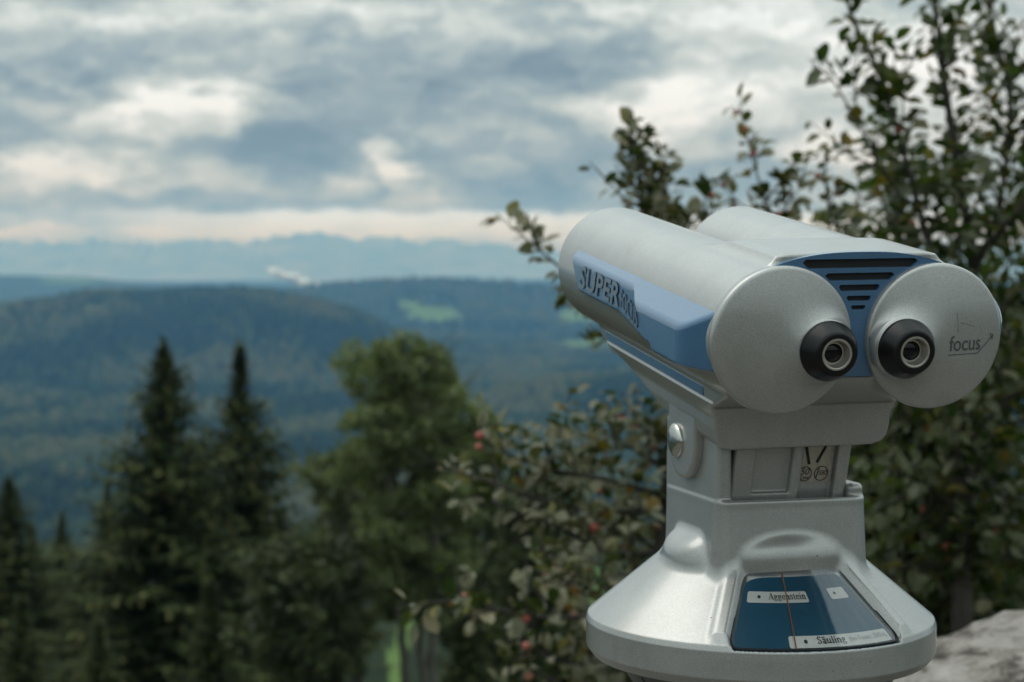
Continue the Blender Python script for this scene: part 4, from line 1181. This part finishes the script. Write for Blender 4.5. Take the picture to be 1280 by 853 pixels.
# tall tree on the right
d0 = 5.4
bx = at(1205, 430, d0); gz = ground_z(bx.x, bx.y)
limbs = [
    ([Vector((bx.x + .02, bx.y, gz - .1)), Vector((bx.x, bx.y, gz + .6))] + A3([(1205, 560, 0), (1208, 420, 0), (1215, 330, .05), (1195, 200, .05), (1175, 60, .1), (1165, -40, .1)], d0), .035, .004, .9, 1.1),
    (A3([(1208, 430, 0), (1170, 330, -.1), (1140, 230, -.15), (1105, 110, -.2), (1062, 12, -.2), (1050, -30, -.2)], d0), .012, .002, 1.0, .75),
    (A3([(1150, 265, -.15), (1110, 225, -.2), (1075, 160, -.25), (1040, 100, -.25), (1014, 82, -.25)], d0), .006, .0015, .75, .30),
    (A3([(1170, 330, -.1), (1120, 290, .1), (1095, 215, .15), (1100, 120, .2)], d0), .007, .0015, 1.0, .9),
    (A3([(1212, 360, 0), (1250, 250, .2), (1262, 130, .25), (1240, 20, .3), (1235, -40, .3)], d0), .012, .002, 1.0, 1.1),
    (A3([(1215, 330, 0), (1285, 240, -.2), (1300, 120, -.2), (1272, 70, -.2), (1232, -10, -.2)], d0), .008, .002, .35, .15),
    (A3([(1208, 420, 0), (1290, 350, .3), (1330, 220, .3), (1320, 60, .3)], d0), .012, .002, 1.0, 1.0),
    (A3([(1208, 470, 0), (1120, 400, .35), (1085, 320, .4), (1060, 270, .4)], d0), .010, .002, 1.0, 1.0),
    (A3([(1208, 500, 0), (1150, 470, .2), (1120, 540, .25), (1090, 560, .3)], d0), .009, .002, 1.0, 1.1),
    (A3([(1205, 560, 0), (1260, 500, .0), (1310, 470, .1)], d0), .010, .002, 1.0, 1.1),
    (A3([(1205, 640, 0), (1150, 610, .0), (1100, 640, .1), (1060, 650, .2)], d0), .010, .002, 1.0, 1.1),
    (A3([(1205, 640, 0), (1260, 620, -.1), (1330, 590, -.1)], d0), .010, .002, 1.0, 1.1),
    (A3([(1205, 740, 0), (1150, 700, .1), (1110, 730, .1), (1080, 720, .1)], d0), .010, .002, 1.0, 1.1),
    (A3([(1205, 740, 0), (1250, 690, .1), (1320, 700, .1)], d0), .010, .002, 1.0, 1.1),
    (A3([(1205, 520, .1), (1200, 480, .5), (1150, 380, .6), (1130, 310, .6)], d0), .009, .002, 1.0, 1.0),
    (A3([(1205, 520, .1), (1240, 440, .5), (1262, 330, .6), (1290, 260, .6)], d0), .009, .002, 1.0, 1.0),
]
apple_tree((bx.x, bx.y, gz), limbs, 'tall apple tree with dense dark green leaves at the right edge of the picture', 41, M_APPLE, apples=14, leaf=.058, twig_every=.046, leaf_gap=.0145)
# shrubby tree behind it, fills the shade low on the right
d1 = 6.6
bx = at(1150, 560, d1); gz = ground_z(bx.x, bx.y)
limbs = [([Vector((bx.x, bx.y, gz - .1))] + A3([(1150, 800, 0), (1152, 640, 0), (1160, 520, 0), (1165, 430, 0)], d1), .03, .004, 1.0, 1.3)]
R = random.Random(77)
for k in range(46):
    y0 = R.uniform(480, 840); x1_ = R.uniform(1000, 1340); y1_ = y0 - R.uniform(0, 130); dd = R.uniform(-.4, .6)
    limbs.append((A3([(1152, y0, 0), ((1152 + x1_) / 2, (y0 + y1_) / 2 - 20, dd * .5), (x1_, max(y1_, 425), dd)], d1), .008, .002, 1.0, 1.2))
apple_tree((bx.x, bx.y, gz), limbs, 'low shrubby apple tree in the shade behind the right side of the pedestal', 43, M_APPLE, apples=10, leaf=.070, leaf_gap=.017, twig_every=.06, twig_len=(.14, .40))
# thin shoots over the top of the binoculars and the pale bush on the left
d2 = 4.6
bx = at(800, 700, d2); gz = ground_z(bx.x, bx.y)
limbs = [
    ([Vector((bx.x + .1, bx.y, gz - .1)), Vector((bx.x + .05, bx.y, gz + .35))] + A3([(815, 800, 0), (830, 640, 0), (845, 500, .05), (850, 400, .1), (835, 330, .1), (805, 250, .1), (790, 176, .1)], d2), .028, .0015, 1.2, .95),
    (A3([(838, 335, .1), (815, 285, .05), (792, 235, .05), (768, 205, .05)], d2), .004, .0013, 1.2, 1.0),
    (A3([(838, 335, .1), (835, 290, .15), (822, 245, .15), (806, 205, .15)], d2), .004, .0013, 1.2, 1.0),
    (A3([(850, 340, .1), (860, 300, .15), (848, 268, .15)], d2), .004, .0013, 1.2, 1.0),
    (A3([(975, 330, .3), (960, 275, .3), (948, 235, .3)], d2), .004, .0013, 1.2, 1.0),
    (A3([(835, 330, .1), (790, 262, 0), (755, 222, -.05), (737, 203, -.05)], d2), .004, .0013, .25, .0),
    (A3([(850, 400, .1), (790, 400, 0), (720, 350, -.1), (665, 305, -.1), (620, 267, -.1)], d2), .007, .0012, 1.9, .22),
    (A3([(845, 470, .1), (790, 430, 0), (745, 400, -.05), (728, 388, -.05)], d2), .005, .0012, .8, .5),
    (A3([(850, 400, .1), (890, 320, .2), (890, 250, .2), (877, 213, .2)], d2), .005, .0012, .3, .08),
    (A3([(845, 480, .1), (920, 380, .3), (965, 290, .3), (945, 215, .3), (926, 142, .3)], d2), .007, .0012, .8, .60),
    (A3([(860, 480, .1), (990, 380, .4), (1035, 300, .4), (1032, 230, .4), (1030, 182, .4)], d2), .007, .0012, 1.0, .85),
    (A3([(965, 290, .3), (985, 255, .3), (1000, 235, .3)], d2), .004, .0012, .9, .8),
    (A3([(830, 620, 0), (760, 600, -.1), (680, 585, -.15), (620, 560, -.15), (590, 535, -.15)], d2), .008, .0015, 1.0, .8),
    (A3([(830, 640, 0), (750, 640, -.1), (660, 620, -.2), (590, 595, -.2), (542, 587, -.2)], d2), .008, .0015, .7, .45),
    (A3([(825, 690, 0), (760, 690, -.1), (700, 660, -.15), (640, 640, -.15), (600, 622, -.15)], d2), .008, .0015, 1.0, .8),
    (A3([(820, 760, 0), (740, 770, -.4), (660, 770, -.5), (580, 752, -.55), (500, 757, -.6)], d2), .008, .0015, 1.1, .62),
    (A3([(818, 800, 0), (740, 830, -.2), (680, 820, -.3), (630, 800, -.3)], d2), .008, .0015, 1.0, .7),
    (A3([(818, 840, 0), (740, 870, -.2), (690, 850, -.3), (640, 835, -.3)], d2), .008, .0015, 1.0, .7),
    (A3([(835, 590, 0), (790, 560, .1), (760, 560, .1), (700, 570, .2)], d2), .008, .0015, 1.0, .9),
    (A3([(835, 590, 0), (815, 550, .1), (800, 530, .1), (790, 512, .1)], d2), .006, .0015, 1.0, 1.0),
    (A3([(825, 700, 0), (790, 660, .1), (740, 650, .2), (700, 700, .3)], d2), .008, .0015, 1.0, 1.1),
    (A3([(822, 740, 0), (770, 720, .1), (720, 730, .2), (670, 700, .3)], d2), .008, .0015, 1.0, .9),
    (A3([(845, 500, 0), (900, 470, .4), (1000, 480, .5), (1060, 540, .5)], d2), .008, .0015, 1.0, .8),
]
apple_tree((bx.x, bx.y, gz), limbs, 'sparse apple tree with pale leaves and red fruit, reaching left behind the pedestal', 47, M_PALE, apples=46, leaf=.046, upward=.45, twig_len=(.07, .24), leaf_gap=.0105, twig_every=.050, fruit_r=.0105)

# ------------------------------------------------------------------ weathered rock by the pedestal
def rock():
    c = Vector((1.18, 2.75, CAMZ - 1.04)); a = Vector((.86, .62, .52))
    bm = bmesh.new(); bmesh.ops.create_icosphere(bm, subdivisions=6, radius=1)
    P = np.array([v.co[:] for v in bm.verts])
    P = np.sign(P) * np.abs(P)**.8
    P /= np.maximum(np.linalg.norm(P, axis=1, keepdims=True)**.35, 1e-6)
    X = P * np.array(a)
    strat = X[:, 2] - .16 * X[:, 0] + .03 * fbm(X[:, 0] * 3, X[:, 1] * 3, 3)
    n = fbm(X[:, 0] * 2.2 + 4, strat * 16 + X[:, 1] * 1.5, 4) * .085 + fbm(X[:, 0] * 9, strat * 60 + X[:, 1] * 8, 3) * .022 + fbm(X[:, 0] * 2, X[:, 1] * 2, 2) * .05
    X = X * (1 + n / np.linalg.norm(X, axis=1))[:, None]
    for v, p in zip(bm.verts, X): v.co = p
    me = bpy.data.meshes.new('boulder'); bm.to_mesh(me); bm.free()
    for p in me.polygons: p.use_smooth = True
    m, t, b = mat('weathered_rock'); o = t.new('ShaderNodeTexCoord').outputs['Object']
    mp_ = t.new('ShaderNodeMapping'); t.put(mp_.inputs[0], o); mp_.inputs['Rotation'].default_value = (0, rad(9), 0); mp_.inputs['Scale'].default_value = (3.2, 4, 22)
    n1 = t.noise(mp_.outputs[0], 1.6, 7, .68, .4).outputs[0]; n2 = t.noise(o, 28, 5, .7).outputs[0]
    f = t.math('ADD', t.math('MULTIPLY', n1, .7), t.math('MULTIPLY', n2, .3))
    col = t.ramp(f, [(.40, (.022, .018, .015)), (.455, (.075, .064, .055)), (.495, (.17, .15, .132)), (.55, (.255, .232, .21)), (.64, (.33, .305, .28))])
    t.put(b.inputs['Base Color'], col); pset(b, Roughness=.9, Specular_IOR_Level=.2)
    t.put(b.inputs['Normal'], t.bump(f, .9, .03))
    ob = tag(link('boulder', me, m), 'pale grey weathered rock with streaked layers beside the pedestal, lower right', 'rock'); ob.location = c
rock()

# ------------------------------------------------------------------ haze
def haze():
    X, Y0, Y1, Z0, Z1 = 40000, -40000, 40000, float(GZ.min()) - 1.0, CAMZ + float(hs.max()) + 12
    Z0 = min(Z0, CAMZ + base_z - 21)
    V = [(x, y, z) for x in (-X, X) for y in (Y0, Y1) for z in (Z0, Z1)]
    me = pymesh('haze', V, [(0, 1, 3, 2), (4, 6, 7, 5), (0, 4, 5, 1), (2, 3, 7, 6), (0, 2, 6, 4), (1, 5, 7, 3)], False)
    m = bpy.data.materials.new('haze_air'); m.use_nodes = True; t = NT(m.node_tree); t.n.clear()
    out = t.new('ShaderNodeOutputMaterial'); pv = t.new('ShaderNodeVolumePrincipled')
    pv.inputs['Color'].default_value = (.22, .56, 1.0, 1); pv.inputs['Absorption Color'].default_value = (1, 1, 1, 1); pv.inputs['Density'].default_value = 7e-5
    pv.inputs['Anisotropy'].default_value = 0.0
    t.l.new(pv.outputs[0], out.inputs['Volume'])
    tag(link('haze', me, m), kind='stuff')
haze()
